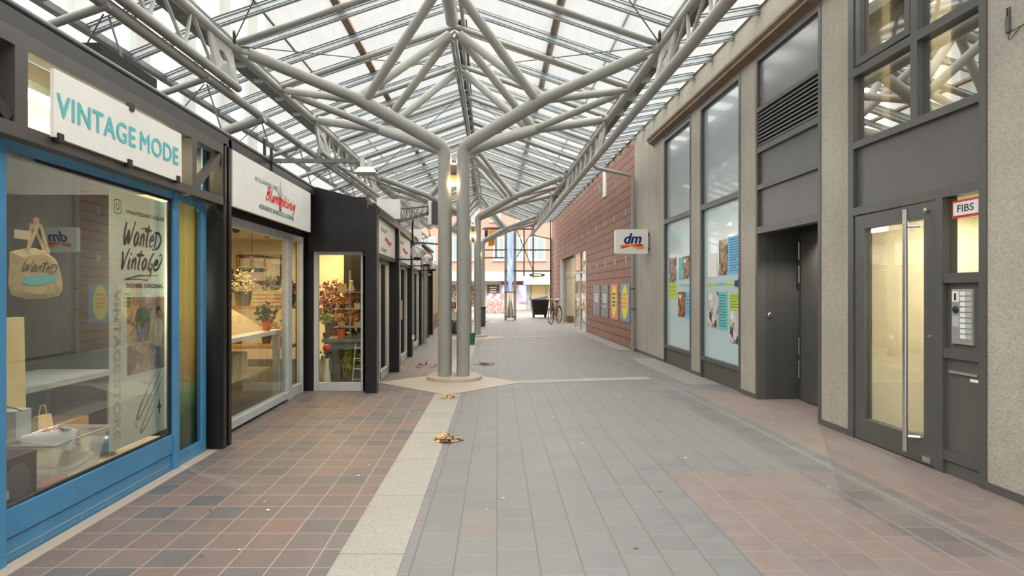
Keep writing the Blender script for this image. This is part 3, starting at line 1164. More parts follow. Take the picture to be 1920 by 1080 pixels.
# FIBS entrance bay
fb = empty('window_4', (WX, 4.76, 2.05), kind='structure')
f = MB()
xa, xb = WX - 0.01, WX + 0.10
f.box((xa, 4.00, 0), (xb, 4.06, 4.75))
f.box((xa, 5.44, 0), (xb, 5.52, 4.75))
f.box((xa, 4.06, 2.60), (xb, 5.44, 2.66))
f.box((xa, 4.06, 3.25), (xb, 5.44, 3.32))
f.box((xa, 4.64, 2.66), (xb, 4.71, 3.25))
f.box((xa, 4.64, 3.32), (xb, 4.71, 4.75))
f.box((xa, 4.06, 2.00), (xb, 5.44, 2.07))
f.box((xa, 4.38, 0), (xb, 4.45, 2.0))
f.build('bay_frame', m['anthracite'], fb)
s = MB()
for (a, b, z0, z1) in [(4.73, 4.79, 3.34, 4.7), (5.36, 5.42, 3.34, 4.7), (4.79, 5.36, 3.34, 3.40)]:
    s.box((WX - 0.002, a, z0), (WX + 0.06, b, z1))
s.build('opening_sash', m['anthracite'], fb)
MB().box((WX + 0.03, 4.06, 2.07), (WX + 0.06, 5.44, 2.60)).build('blank_panel', m['anthracite_panel'], fb)
for (a, b, z0, z1) in [(4.71, 5.44, 2.66, 3.25), (4.06, 4.64, 2.66, 3.25), (4.79, 5.36, 3.40, 4.7), (4.06, 4.64, 3.32, 4.75)]:
    MB().box((WX + 0.04, a, z0), (WX + 0.048, b, z1)).build('window_pane', m['upper_glass'], fb)
MB().box((WX + 0.04, 4.06, 1.45), (WX + 0.048, 4.38, 2.0)).build('side_pane', m['lobby_glass'], fb)
q = MB()
q.box((WX - 0.006, 4.06, 1.38), (WX + 0.10, 4.38, 1.45))
q.box((WX - 0.006, 4.06, 0.84), (WX + 0.10, 4.38, 0.91))
q.box((WX - 0.006, 4.06, 0.10), (WX + 0.10, 4.38, 0.17))
q.build('side_rail', m['anthracite'], fb)
MB().box((WX + 0.03, 4.06, 0.91), (WX + 0.08, 4.38, 1.38)).build('intercom_backing', m['anthracite_panel'], fb)
MB().box((WX + 0.02, 4.06, 0.17), (WX + 0.08, 4.38, 0.84)).build('letterbox_panel', m['anthracite_panel'], fb)
MB().box((WX + 0.01, 4.06, 0.0), (WX + 0.08, 4.38, 0.09)).build('kick_panel', m['anthracite_panel'], fb)
MB().box((WX + 0.004, 4.09, 0.735), (WX + 0.02, 4.34, 0.75)).build('letter_flap', m['alu'], fb)
MB().box((WX + 0.012, 4.09, 0.695), (WX + 0.02, 4.16, 0.715)).build('name_plate', m['white'], fb)

dr = empty('door_2', (WX, 4.95, 0), kind='structure')
f = MB()
f.box((WX + 0.0, 4.46, 0.01), (WX + 0.07, 4.58, 1.99))
f.box((WX + 0.0, 5.30, 0.01), (WX + 0.07, 5.43, 1.99))
f.box((WX + 0.0, 4.58, 1.87), (WX + 0.07, 5.30, 1.99))
f.box((WX + 0.0, 4.58, 0.01), (WX + 0.07, 5.30, 0.20))
f.build('door_frame', m['anthracite'], dr)
MB().box((WX + 0.03, 4.58, 0.20), (WX + 0.038, 5.30, 1.87)).build('door_pane', m['lobby_glass'], dr)
hd = MB().tube([(WX - 0.085, 4.66, 0.085), (WX - 0.085, 4.66, 1.95)], 0.019, 14)
hd.tube([(WX - 0.085, 4.66, 0.20), (WX + 0.0, 4.62, 0.20)], 0.012, 8)
hd.tube([(WX - 0.085, 4.66, 1.82), (WX + 0.0, 4.62, 1.82)], 0.012, 8)
hd.build('door_handle', m['chrome'], dr, smooth=True)
MB().box((WX - 0.012, 4.50, 0.03), (WX + 0.0, 4.58, 0.07)).build('door_bolt', m['chrome'], dr)
MB().lathe((WX, 4.54, 1.93), [(0.018, 0.0), (0.018, -0.02), (0.0, -0.022)], 10, axis='x').build('door_closer_pin', m['chrome'], dr, smooth=True)
MB().lathe((WX, 4.515, 0.98), [(0.014, 0.0), (0.012, -0.012), (0.0, -0.014)], 12, axis='x').build('lock_cylinder', m['chrome'], dr, smooth=True)

# FIBS plate on the side pane
fs = empty('name_sign', (WX - 0.001, 4.22, 1.86), 'small white FIBS plate with a red border above the intercom', 'sign')
MB().box((WX + 0.026, 4.085, 1.84), (WX + 0.036, 4.335, 1.965)).build('red_border', m['crimson'], fs)
MB().box((WX + 0.022, 4.10, 1.857), (WX + 0.027, 4.32, 1.95)).build('white_plate', m['white'], fs)
letters('lettering', 'FIBS', (WX + 0.0215, 4.283, 1.878), -Y, Z, 0.145, 0.052, m['ink'], fs, 0.001, bold=0.01)

# intercom
ic = empty('intercom_panel', (WX + 0.02, 4.22, 0.94), 'silver intercom panel with bell buttons beside the glass door', 'intercom')
MB().box((WX + 0.012, 4.135, 0.945), (WX + 0.034, 4.325, 1.335)).build('face_plate', m['alu'], ic, bevel=0.004)
MB().box((WX + 0.009, 4.255, 1.245), (WX + 0.012, 4.315, 1.32)).build('number_plate', m['white'], ic)
letters('number', '1', (WX + 0.0085, 4.295, 1.255), -Y, Z, 0.018, 0.05, m['ink'], ic, 0.001)
MB().ball((WX + 0.012, 4.285, 1.19), 0.026, 14, 8, sq=(0.6, 1, 1)).build('camera_dome', m['plastic_black'], ic, smooth=True)
MB().box((WX + 0.010, 4.255, 1.07), (WX + 0.012, 4.317, 1.145)).build('speaker_grille', m['alu_light'], ic)
for i in range(9):
    for j in range(2):
        z = 1.305 - i * 0.038
        MB().box((WX + 0.008, 4.145 + j * 0.052, z - 0.015), (WX + 0.012, 4.190 + j * 0.052, z + 0.013)).build('bell_button', m['white'] if j else m['alu_light'], ic)

# lobby behind the glass door, room behind the upper panes
lb = MB()
lb.box((6.0, 3.9, 0), (6.1, 5.7, 2.06))
lb.box((WX + 0.3, 5.62, 0), (6.0, 5.7, 2.06))
lb.box((WX + 0.3, 3.90, 0), (6.0, 3.98, 2.06))
lb.box((WX + 0.12, 3.9, 2.04), (6.1, 5.7, 2.12))
lb.box((WX + 0.14, 5.46, 0), (WX + 0.3, 5.7, 2.06))
tag(lb.build('wall_lobby', m['yellow_wall']), kind='structure')
sc_ = MB()
sc_.box((4.55, 4.55, 0.0), (4.60, 4.95, 2.0))
sc_.box((4.75, 5.0, 0.0), (4.80, 5.5, 2.0))
tag(sc_.build('wall_lobby', m['cream_wall']), kind='structure')
MB().box((WX + 0.12, 3.98, 0.001), (6.0, 5.62, 0.006)).build('floor', m['slab'])
tag(bpy.data.objects['floor.002'], kind='structure')
dm_ = tag(MB().box((WX + 0.15, 4.45, 0.006), (4.4, 5.4, 0.022)).build('doormat', m['plastic_black']), 'black doormat inside the glass entrance door', 'doormat')
ub = MB()
ub.box((6.0, 3.8, 2.12), (6.1, 5.8, 4.9))
ub.box((WX + 0.3, 5.72, 2.12), (6.0, 5.8, 4.9))
ub.box((WX + 0.3, 3.80, 2.12), (6.0, 3.88, 4.9))
ub.box((WX + 0.3, 3.80, 4.75), (6.0, 5.8, 4.8))
tag(ub.build('wall_upper_room', m['yellow_wall']), kind='structure')
cu_ = MB()
for i in range(2):
    y0 = 4.10 + i * 0.68
    cu_.box((WX + 0.16, y0, 2.66), (WX + 0.17, y0 + 0.42, 4.7))
tag(cu_.build('roller_blind', m['cream_wall']), 'cream roller blinds behind the upper panes over the glass entrance', 'blind')

# drugstore entrance in the red wall
de = empty('door_3', (WX, 22.9, 0), kind='structure')
f = MB()
f.box((WX - 0.02, 25.95, 0), (WX + 0.30, 26.2, 2.68))
f.box((WX - 0.02, 19.66, 0), (WX + 0.06, 19.74, 2.68))
f.box((WX - 0.0, 21.0, 0), (WX + 0.06, 21.07, 2.68))
f.box((WX - 0.0, 22.3, 0), (WX + 0.06, 22.37, 2.68))
f.box((WX - 0.0, 19.74, 1.93), (WX + 0.06, 22.3, 2.0))
f.build('entrance_frame', m['alu_light'], de)
for (a, b) in ((19.74, 21.0), (21.07, 22.3)):
    MB().box((WX + 0.02, a, 0.05), (WX + 0.03, b, 1.93)).build('entrance_pane', m['shop_glass_soft'], de)
    MB().box((WX + 0.02, a, 2.0), (WX + 0.03, b, 2.68)).build('entrance_pane', m['shop_glass_soft'], de)
cy = MB().lathe((3.78, 25.6, 0), [(0.30, 0), (0.30, 0.28)], 24)
cy.build('column_base', m['wood_dark'], de, smooth=True)
MB().lathe((3.78, 25.6, 0.28), [(0.28, 0), (0.28, 1.60), (0.31, 1.62), (0.31, 1.82), (0.28, 1.84), (0.28, 2.40)], 24).build('round_column', m['stucco2'], de, smooth=True)
iw = MB()
iw.box((7.0, 19.3, 0), (7.1, 26.4, 3.1))
iw.box((WX + 0.3, 26.3, 0), (7.0, 26.4, 3.1))
iw.box((WX + 0.3, 19.3, 0), (7.0, 19.4, 3.1))
iw.box((WX + 0.3, 19.3, 3.05), (7.0, 26.4, 3.15))
tag(iw.build('wall_drugstore', m['cream_wall']), kind='structure')
for i, (xx, yy, mt, lab) in enumerate([(4.6, 20.4, 'photo_fire', 'near shelf of orange packets inside the drugstore glass'), (5.4, 22.2, 'photo_brown', 'deeper shelf of brown packets inside the drugstore')]):
    sh = empty('store_shelf', (xx, yy, 0), lab, 'shelf', 'drugstore shelves')
    MB().box((xx, yy - 0.6, 0), (xx + 0.4, yy + 0.6, 1.6)).build('shelf_body', m['white'], sh)
    for k in range(4):
        MB().box((xx - 0.03, yy - 0.55, 0.15 + 0.36 * k), (xx, yy + 0.55, 0.42 + 0.36 * k)).build('goods_row', m[mt], sh)

# posters on the red wall
PO = [(18.35, 17.35, 'grey_print', 'leftmost of the four wall posters, plain grey with white lines', 'posters on the red wall'),
      (17.05, 16.20, 'grey_print', 'second wall poster from the left, grey with bold white text lines', 'posters on the red wall'),
      (15.85, 15.0, 'salmon_print', 'third wall poster, salmon with a tall yellow and green oval', 'posters on the red wall'),
      (14.70, 13.78, 'blue_print', 'rightmost wall poster, blue grey with a tall yellow oval', 'posters on the red wall')]
for i, (a, b, mt, lab, grp) in enumerate(PO):
    p = empty('wall_poster', (WX - 0.005, (a + b) / 2, 0.6), lab, 'poster', grp)
    MB().box((WX - 0.02, b, 0.60), (WX, a, 1.50)).build('poster_sheet', m[mt], p)
    w = a - b
    mb = MB()
    if i < 2:
        for k in range(4):
            zz = 1.20 - k * 0.065
            mb.box((WX - 0.024, b + w * 0.2, zz), (WX - 0.02, a - w * (0.2 + 0.08 * (k % 2)), zz + 0.04))
        if i == 1:
            mb.box((WX - 0.024, b + w * 0.3, 0.88), (WX - 0.02, a - w * 0.3, 0.91))
        mb.build('print_lines', m['white'], p)
    else:
        pts = [(0.33 * w * math.cos(t * math.pi / 12), 0.40 * math.sin(t * math.pi / 12)) for t in range(24)]
        mb.plate((WX - 0.021, (a + b) / 2, 1.06), (0, -1, 0), (0, 0, 1), pts, -0.003)
        mb.build('yellow_oval', m['yellow'], p)
        m2 = MB()
        for k, zz in enumerate((1.22, 1.12, 1.02, 0.93)):
            m2.box((WX - 0.0265, b + w * (0.28 + 0.03 * (k % 2)), zz), (WX - 0.025, a - w * 0.28, zz + 0.055))
        m2.build('oval_print', m['plastic_green'] if i == 2 else m['orange'], p)

# dm hanging sign
ds = empty('hanging_sign', (3.0, 12.2, 2.07), 'white dm shop sign with a red and orange ribbon projecting from the wall', 'sign')
rr = []
x0, x1, z0, z1, rad = 2.645, 3.30, 2.075, 2.565, 0.035
for (cx_, cz_, a0) in ((x1 - rad, z1 - rad, 0), (x0 + rad, z1 - rad, 90), (x0 + rad, z0 + rad, 180), (x1 - rad, z0 + rad, 270)):
    for k in range(5):
        an = math.radians(a0 + k * 22.5)
        rr.append((cx_ + rad * math.cos(an), cz_ + rad * math.sin(an)))
MB().prism(rr, 'y', 12.15, 12.27).build('sign_case', m['white'], ds)
for z in (2.14, 2.44):
    MB().box((3.29, 12.18, z), (WX, 12.24, z + 0.06)).build('wall_bracket', m['galv'], ds)
letters('lettering', 'dm', (2.825, 12.149, 2.285), X, Z, 0.34, 0.20, m['navy'], ds, 0.002, shear=0.28, spacing=1.0, thick=0.011)
rb = MB()
top = bez((2.735, 2.235), (2.86, 2.31), (2.98, 2.265), (3.04, 2.235), 8) + bez((3.04, 2.235), (3.10, 2.205), (3.16, 2.20), (3.225, 2.225), 6)[1:]
stroke(rb, (0, 12.148, 0), X, Z, [(p[0], p[1] - 0.02) for p in top], [0.022] * len(top), 0.001)
rb.build('orange_ribbon', m['orange'], ds)
r2 = MB()
r2.plate((0, 12.1485, 0), X, Z, [(2.74, 2.22), (2.77, 2.175), (2.90, 2.215), (2.95, 2.205), (2.90, 2.235), (2.80, 2.225)], 0.0015)
r2.plate((0, 12.1485, 0), X, Z, [(2.985, 2.265), (3.19, 2.27), (3.205, 2.225), (3.12, 2.215), (3.05, 2.235)], 0.0015)
r2.build('red_ribbon', m['crimson'], ds)

# downpipes: from the roof gutter to the wall, and at the far end
for i, (d, lab) in enumerate([(13.25, 'grey rainwater downpipe where the stucco meets the red cladding'), (29.3, 'grey rainwater downpipe at the far end of the red wall')]):
    dp = empty('downpipe', (3.29, d, 0), lab, 'pipe')
    MB().tube([(3.27, d, 0.0), (3.27, d, 3.76), (3.24, d, 3.86), (2.50, d - 0.0, 4.02), (2.40, d, 4.08), (2.38, d, 4.45)], 0.045, 12).build('pipe_run', m['steel'], dp, smooth=True)
    for z in (0.9, 1.35, 2.6):
        MB().lathe((3.27, d, z), [(0.05, 0), (0.054, 0.02), (0.05, 0.04)], 12).build('pipe_clip', m['galv'], dp, smooth=True)

# clamp with loose wire high on the near wall
cl = empty('cable_clamp', (WX - 0.03, 3.83, 2.95), 'dark cable clamp with loose wire high on the near stucco wall', 'clamp')
MB().box((WX - 0.012, 3.822, 3.06), (WX, 3.828, 3.125)).box((WX - 0.012, 3.840, 3.06), (WX, 3.846, 3.125)).box((WX - 0.016, 3.820, 2.965), (WX, 3.848, 3.065)).build('clamp_body', m['galv'], cl)
MB().tube([(WX - 0.01, 3.834, 2.97), (WX - 0.01, 3.828, 2.92), (WX - 0.01, 3.81, 2.915), (WX - 0.01, 3.74, 2.965), (WX - 0.006, 3.60, 2.975), (WX - 0.006, 3.83, 2.965)], 0.0025, 6).build('loose_wire', m['plastic_black'], cl)

# ================================================================== GLASS ROOF
ZR, ZV = 5.55, 4.62          # glass height at ridge and at the valley gutters
ce = empty('ceiling', (0, 15, 4.6), kind='structure')
Y0, Y1 = -2.5, 29.4


def roof_pts(d):
    xl, xc = axis_x(d), centre_x(d)
    return (xl - 1.10, 4.20), (xl - 0.06, ZV), (xc, ZR), (XR + 0.10, ZV - 0.02), (WX + 0.02, 4.78)


def roof_z(x, d):
    p = roof_pts(d)
    for a, b in zip(p, p[1:]):
        if a[0] <= x <= b[0]:
            return a[1] + (b[1] - a[1]) * (x - a[0]) / (b[0] - a[0])
    return p[0][1] if x < p[0][0] else p[-1][1]


pa, pb = roof_pts(Y0), roof_pts(Y1)
for i, nm in enumerate(('left_eave_glass', 'left_roof_glass', 'right_roof_glass', 'right_eave_glass')):
    MB().add([(pa[i][0], Y0, pa[i][1] + 0.02), (pa[i + 1][0], Y0, pa[i + 1][1] + 0.02), (pb[i + 1][0], Y1, pb[i + 1][1] + 0.02), (pb[i][0], Y1, pb[i][1] + 0.02)], [(0, 1, 2, 3)]).build(nm, m['roof_glass'], ce)


def rail(p, q, d, name, w=0.055, h=0.095):
    """T-shaped glazing bar from p to q (x,z) at depth d with a dark rubber seal on top and a painted shade line at the lower flange"""
    p, q = Vector((p[0], d, p[1])), Vector((q[0], d, q[1]))
    t = (q - p).normalized()
    n = Vector((-t.z, 0, t.x))
    if n.z < 0:
        n = -n
    mb = MB()

    def bar(y0, y1, n0, n1, mi):
        lo = [p + n * n0 + Y * y0, q + n * n0 + Y * y0, q + n * n0 + Y * y1, p + n * n0 + Y * y1]
        hi = [p + n * n1 + Y * y0, q + n * n1 + Y * y0, q + n * n1 + Y * y1, p + n * n1 + Y * y1]
        mb.hexa(lo, hi, mi)
    bar(-w / 2, w / 2, -h, -h + 0.012, 0)
    bar(-w / 2 - 0.004, w / 2 + 0.004, -h + 0.012, -h + 0.020, 1)  # dark strip painted in for the shadow along the lower flange edge
    bar(-0.012, 0.012, -h + 0.020, -0.012, 0)
    bar(-w / 2, w / 2, -0.012, 0.008, 0)
    bar(-w / 2 - 0.006, w / 2 + 0.006, 0.008, 0.018, 1)
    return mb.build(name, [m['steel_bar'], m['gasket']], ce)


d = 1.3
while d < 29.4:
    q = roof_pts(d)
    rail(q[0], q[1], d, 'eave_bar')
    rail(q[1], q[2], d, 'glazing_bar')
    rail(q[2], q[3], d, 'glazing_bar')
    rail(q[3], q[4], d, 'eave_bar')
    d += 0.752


def long_member(name, dx_from, side, z, w, h, mat, y0=Y0, y1=Y1, base='c'):
    xs = []
    for dd in (y0, y1):
        b = centre_x(dd) if base == 'c' else (axis_x(dd) if base == 'l' else XR)
        xs.append(b + side * dx_from)
    lo = [(xs[0] - w / 2, y0, z), (xs[0] + w / 2, y0, z), (xs[1] + w / 2, y1, z), (xs[1] - w / 2, y1, z)]
    hi = [(a, b, c + h) for a, b, c in lo]
    return MB().hexa(lo, hi).build(name, mat, ce)


for s in (-1, 1):
    long_member('purlin', 1.47, s, 5.075, 0.11, 0.05, m['purlin'])
    long_member('glass_joint', 2.30, s, 4.815, 0.03, 0.02, m['gutter_green'])
long_member('valley_gutter', -0.10, 1, 4.34, 0.24, 0.16, m['gutter_green'], base='l')
long_member('valley_gutter', 0.10, 1, 4.42, 0.20, 0.14, m['gutter_green'], base='r')
long_member('eave_gutter', -1.12, 1, 4.13, 0.09, 0.07, m['galv'], base='l')
# ridge: a capped tube above the first tree, then twin thin chords with lattice
MB().tube([(centre_x(0) - 0.03, -1.0, 5.36), (centre_x(9.0) - 0.03, 9.0, 5.36)], 0.10, 16).build('ridge_tube', m['steel'], ce, smooth=True)
MB().tube([(centre_x(0) + 0.13, -1.0, 5.42), (centre_x(10) + 0.13, 10.0, 5.42)], 0.035, 10).build('ridge_tube', m['steel'], ce, smooth=True)
for (a, b) in ((9.3, 10.8), (10.8, 29.3)):
    for (ox, zz) in ((-0.09, 5.40), (0.09, 5.40), (0.0, 5.22)):
        MB().tube([(centre_x(a) + ox, a, zz), (centre_x(b) + ox, b, zz)], 0.032, 8).build('ridge_chord', m['steel'], ce, smooth=True)
d = 10.9
k = 0
while d < 29:
    c = centre_x(d)
    c2 = centre_x(d + 0.3)
    MB().tube([(c - 0.09, d, 5.40), (c2, d + 0.3, 5.22), (c2 + 0.09, d + 0.6, 5.40)], 0.016, 6).build('ridge_web', m['gutter_green'], ce)
    d += 0.6
MB().box((centre_x(15) - 0.10, 9.2, 5.455), (centre_x(15) + 0.10, 29.3, 5.475)).build('cable_tray', m['galv'], ce)
# tubular rafters below the glazing bars
d = 1.3
rd_ = []
for k in range(4):
    for q in (7.6 - 8.45, 9.2 - 8.45, 10.8 - 8.45, 12.5 - 8.45, 14.3 - 8.45):
        dd = q + 8.45 * k
        if 0.6 < dd < 29:
            rd_.append(dd)
for dd in rd_:
    xl, xc = axis_x(dd), centre_x(dd)
    MB().tube([(xl, dd, 4.43), (xc, dd, 5.36)], 0.042, 10).build('rafter_tube', m['steel'], ce, smooth=True)
    MB().tube([(XR, dd, 4.43), (xc, dd, 5.36)], 0.042, 10).build('rafter_tube', m['steel'], ce, smooth=True)
    # side stays running out over the shops on the left
    big = min(abs(dd - (9.2 - 0.7 + 8.45 * j)) for j in (-1, 0, 1, 2)) < 0.9
    rr_ = 0.068 if big else 0.036
    dq = dd - 0.72
    MB().tube([(axis_x(dq) + 0.06, dq, 3.76), (axis_x(dq) - 1.25, dq, 3.31)], rr_, 12).build('side_stay', m['steel'], ce, smooth=True)
    # thin hanger and cross rods
    MB().tube([(axis_x(dq) - 0.02, dq + 0.12, 3.72), (axis_x(dq) + 0.30, dq + 0.10, 2.75)], 0.010, 6).build('hanger_rod', m['galv'], ce)
    MB().tube([(axis_x(dq) - 0.02, dq + 0.05, 3.70), (axis_x(dq) - 0.95, dq + 0.9, 3.38)], 0.007, 6).build('cross_rod', m['galv'], ce)
# bracing wires in the roof plane
for (d0, d1) in ((7.6, 4.4), (7.6, 10.8), (16.0, 12.8), (16.0, 19.2), (24.5, 21.2)):
    for s in (-1, 1):
        x0 = axis_x(d0) if s < 0 else XR
        MB().tube([(x0, d0, 4.42), (centre_x(d1) + s * 0.25, d1, 5.34)], 0.008, 6).build('brace_wire', m['galv'], ce)
        MB().tube([(x0 * 0.99, d0, 4.42), (x0 * 0.96, d0 + 0.25 * (1 if d1 > d0 else -1), 4.49)], 0.018, 8).build('turnbuckle', m['galv'], ce, smooth=True)

# end frame of the roof, standing across the arcade mouth
gf = empty('gable_frame', (1.5, 27.75, 0), 'thin steel grid screen across the far mouth of the arcade', 'screen')
for (x0, x1, z) in ((-0.1, 3.1, 3.22), (-0.1, 1.1, 2.86), (1.4, 3.1, 2.25), (-0.1, 2.3, 4.18)):
    MB().box((x0, 27.73, z - 0.03), (x1, 27.78, z + 0.03)).build('cross_rail', m['galv'], gf)
for (x0, z0, z1) in ((0.54, 2.86, 4.2), (1.83, 2.0, 4.2), (2.25, 1.95, 4.2), (3.05, 0.0, 4.6)):
    MB().box((x0 - 0.03, 27.72, z0), (x0 + 0.03, 27.79, z1)).build('upright', m['galv'], gf)
MB().tube([(1.5, 27.75, 4.15), (2.25, 27.75, 2.25)], 0.02, 6).build('diagonal', m['galv'], gf)
MB().tube([(2.25, 27.75, 4.15), (1.5, 27.75, 2.9)], 0.02, 6).build('diagonal', m['galv'], gf)

# ================================================================== LATTICE GIRDERS


def girder(name, xf, side, label, group):
    g = empty(name, (xf(10.0), 10.0, 3.8), label, 'girder', group)
    zt, zb = 4.39, 3.86

    def top(d):
        return Vector((xf(d), d, zt))

    def bot(d):
        return Vector((xf(d) - side * 0.10, d, zb))
    MB().tube([top(-2.0), top(27.6)], 0.06, 14).build('top_chord', m['steel'], g, smooth=True)
    if side < 0:
        MB().tube([Vector((xf(-2.0), -2.0, zb - 0.075)), Vector((xf(27.6), 27.6, zb - 0.075))], 0.056, 14).build('long_tube', m['steel'], g, smooth=True)
    else:
        MB().tube([bot(-2.0), bot(27.6)], 0.062, 14).build('long_tube', m['steel'], g, smooth=True)
    for (a, b) in ((-2.0, 7.55), (10.9, 16.0), (19.35, 24.45), (27.45, 27.6)):
        if side < 0:
            MB().tube([bot(a), bot(b)], 0.052, 14).build('bottom_chord', m['steel'], g, smooth=True)
        L = b - a
        n = max(1, int(round(L / 0.62)))
        s = L / n
        for i in range(n):
            p = a + s * i
            if p < 1.5 or (i in (0, n - 1) and n > 2):
                continue
            MB().tube([bot(p), top(p + s * 0.5), bot(p + s)], 0.022, 8).build('web_brace', m['steel'], g, smooth=True)
        if n > 2:
            # end plates with an oval hole
            for (q0, q1) in ((a, a + s * 0.95), (b, b - s * 0.95)):
                if q0 < 1.0:
                    continue
                pts = []
                hole = []
                A, B, C, D = top(q0), bot(q0), bot(q1), top(q1)
                ring = [A, (A + B) / 2, B, (B + C) / 2, C, (C + D) / 2, D, (D + A) / 2]
                ctr = (A + B + C + D) / 4
                out = [p + (ctr - p) * 0.02 for p in ring]
                inn = []
                for j, p in enumerate(ring):
                    v = (p - ctr)
                    v = Vector((v.x, v.y * 0.30, v.z * 0.42))
                    v = v.normalized() * min(v.length, 0.11)
                    inn.append(ctr + v)
                mb = MB()
                o8 = Vector((0.02, 0, 0))
                vs = [p - o8 for p in out] + [p - o8 for p in inn] + [p + o8 for p in out] + [p + o8 for p in inn]
                fs = []
                for j in range(8):
                    k2 = (j + 1) % 8
                    fs += [(j, k2, 8 + k2, 8 + j), (16 + j, 24 + j, 24 + k2, 16 + k2), (8 + j, 8 + k2, 24 + k2, 24 + j), (j, 16 + j, 16 + k2, k2)]
                mb.add(vs, fs)
                mb.build('gusset_plate', m['steel'], g)
                MB().tube([A + (D - A) * 0.97, B + (C - B) * 0.97], 0.02, 8).build('end_post', m['steel'], g, smooth=True)
    for j in range(3):
        for q in (8.0, 8.6, 9.4, 10.2):
            dd = q + 8.45 * j
            if dd < 28:
                MB().box((xf(dd) + side * 0.02, dd - 0.03, 4.30), (xf(dd) + side * 0.13, dd + 0.03, 4.46)).build('gutter_bracket', m['alu_light'], g)
    return g


girder('lattice_girder', axis_x, -1, 'long grey tubular lattice girder above the left shop row', 'roof lattice girders')
girder('lattice_girder', lambda d: XR, 1, 'long grey tubular lattice girder beside the right wall', 'roof lattice girders')

# ================================================================== STEEL TREES


def tree(k, label):
    dy = 8.45 * k
    dx = 0.125 * k
    t = empty('tree_column', (-0.453 + dx, 9.07 + dy, 0), label, 'column', 'branching steel columns')
    rp = MB().lathe((-0.453 + dx, 9.07 + dy, 0.0), [(0.425, 0.004), (0.415, 0.05), (0.385, 0.066), (0.0, 0.066)], 40)
    rp.build('base_ring', m['sandstone'], t, smooth=True)

    def nd(side, d):
        d = d + dy
        return Vector((axis_x(d) + 0.03 if side < 0 else XR - 0.03, d, 4.39))

    def rdg(d):
        d = d + dy
        return Vector((centre_x(d), d, 5.30))
    for side in (-1, 1):
        for fr in (0, 1):
            x0 = -0.453 + dx + side * 0.1375
            y0 = 9.07 + dy + (-0.135 if fr == 0 else 0.135)
            d_end = 7.62 if fr == 0 else 10.78
            E = nd(side, d_end)
            M = nd(side, 9.2)
            A = Vector((x0, y0, 3.46))
            F = A + (E - A) * 0.455
            F.z = 3.985
            # column with a smooth bend into the arm
            dirn = (F - A).normalized()
            pts = [Vector((x0, y0, 0.05)), A - Z * 0.24]
            pts += [Vector(p) for p in bez(tuple(A - Z * 0.18), tuple(A - Z * 0.02), tuple(A + dirn * 0.02), tuple(A + dirn * 0.20), 6)]
            pts += [F]
            MB().tube(pts, 0.094, 20).build('column_tube', m['steel'], t, smooth=True)
            MB().tube([F - dirn * 0.02, F + (E - F) * 0.06, F + (E - F) * 0.90], [0.094, 0.076, 0.074], 16).build('arm_tube', m['steel'], t, smooth=True)
            e0 = F + (E - F) * 0.88
            MB().tube([e0, E], [0.03, 0.03], 8).build('pin_joint', m['alu'], t, smooth=True)
            MB().tube([F - dirn * 0.05, F + (M - F) * 0.90], 0.056, 14).build('branch_tube', m['steel'], t, smooth=True)
            MB().tube([F + (M - F) * 0.88, M], 0.022, 8).build('pin_joint', m['alu'], t, smooth=True)
            for q in ((d_end, 9.2)):
                T = rdg(q)
                S = F - dirn * (0.10 if q != 9.2 else 0.0)
                MB().tube([S, S + (T - S) * 0.93], 0.064, 14).build('roof_strut', m['steel'], t, smooth=True)
                MB().tube([S + (T - S) * 0.92, T], [0.03, 0.02], 8).build('pin_joint', m['alu'], t, smooth=True)
            MB().ball(E, 0.085, 12, 8, sq=(0.8, 1, 0.9)).build('node_casting', m['steel'], t, smooth=True)
    MB().box((-0.453 + dx - 0.05, 9.02 + dy, 3.05), (-0.453 + dx + 0.05, 9.12 + dy, 3.22)).build('lamp_housing', m['galv'], t)
    MB().box((-0.453 + dx - 0.065, 8.98 + dy, 2.93), (-0.453 + dx + 0.065, 9.16 + dy, 3.05)).build('lamp_housing', m['purlin'], t)
    MB().box((-0.453 + dx - 0.05, 9.0 + dy, 2.915), (-0.453 + dx + 0.05, 9.14 + dy, 2.93)).build('lamp_lens', m['lamp_glow'], t)
    MB().box((-0.453 + dx - 0.05, 9.01 + dy, 3.22), (-0.453 + dx + 0.05, 9.13 + dy, 3.235)).build('lamp_lens', m['lamp_glow'], t)
    return t


tree(0, 'nearest branching steel column of four grey tubes on a round base')
tree(1, 'second branching steel column, beyond the nearest one')
tree(2, 'farthest branching steel column, beside the dark bin near the arcade mouth')
for k in range(3):
    for (zz, e) in ((2.90, 2.2), (3.26, 3.5)):
        ld = bpy.data.lights.new('column_lamp_light', 'POINT')
        ld.energy = e
        ld.color = (1.0, 0.68, 0.36)
        ld.shadow_soft_size = 0.05
        lo = bpy.data.objects.new('column_lamp_light', ld)
        COL.objects.link(lo)
        lo.location = (-0.453 + 0.125 * k, 8.88 + 8.45 * k if zz < 3 else 9.07 + 8.45 * k, zz)

# ================================================================== LEFT ROW OF SHOPS: structure
wl = empty('wall_left', (-2.3, 8, 0), kind='structure')
FX = -2.18          # outer face of the black frame over the first two shops
GX = -2.315         # glass line of the blue shop


def bx(name, a, b, mat, parent=wl, bevel=0.0):
    return MB().box(a, b).build(name, mat, parent, bevel=bevel)


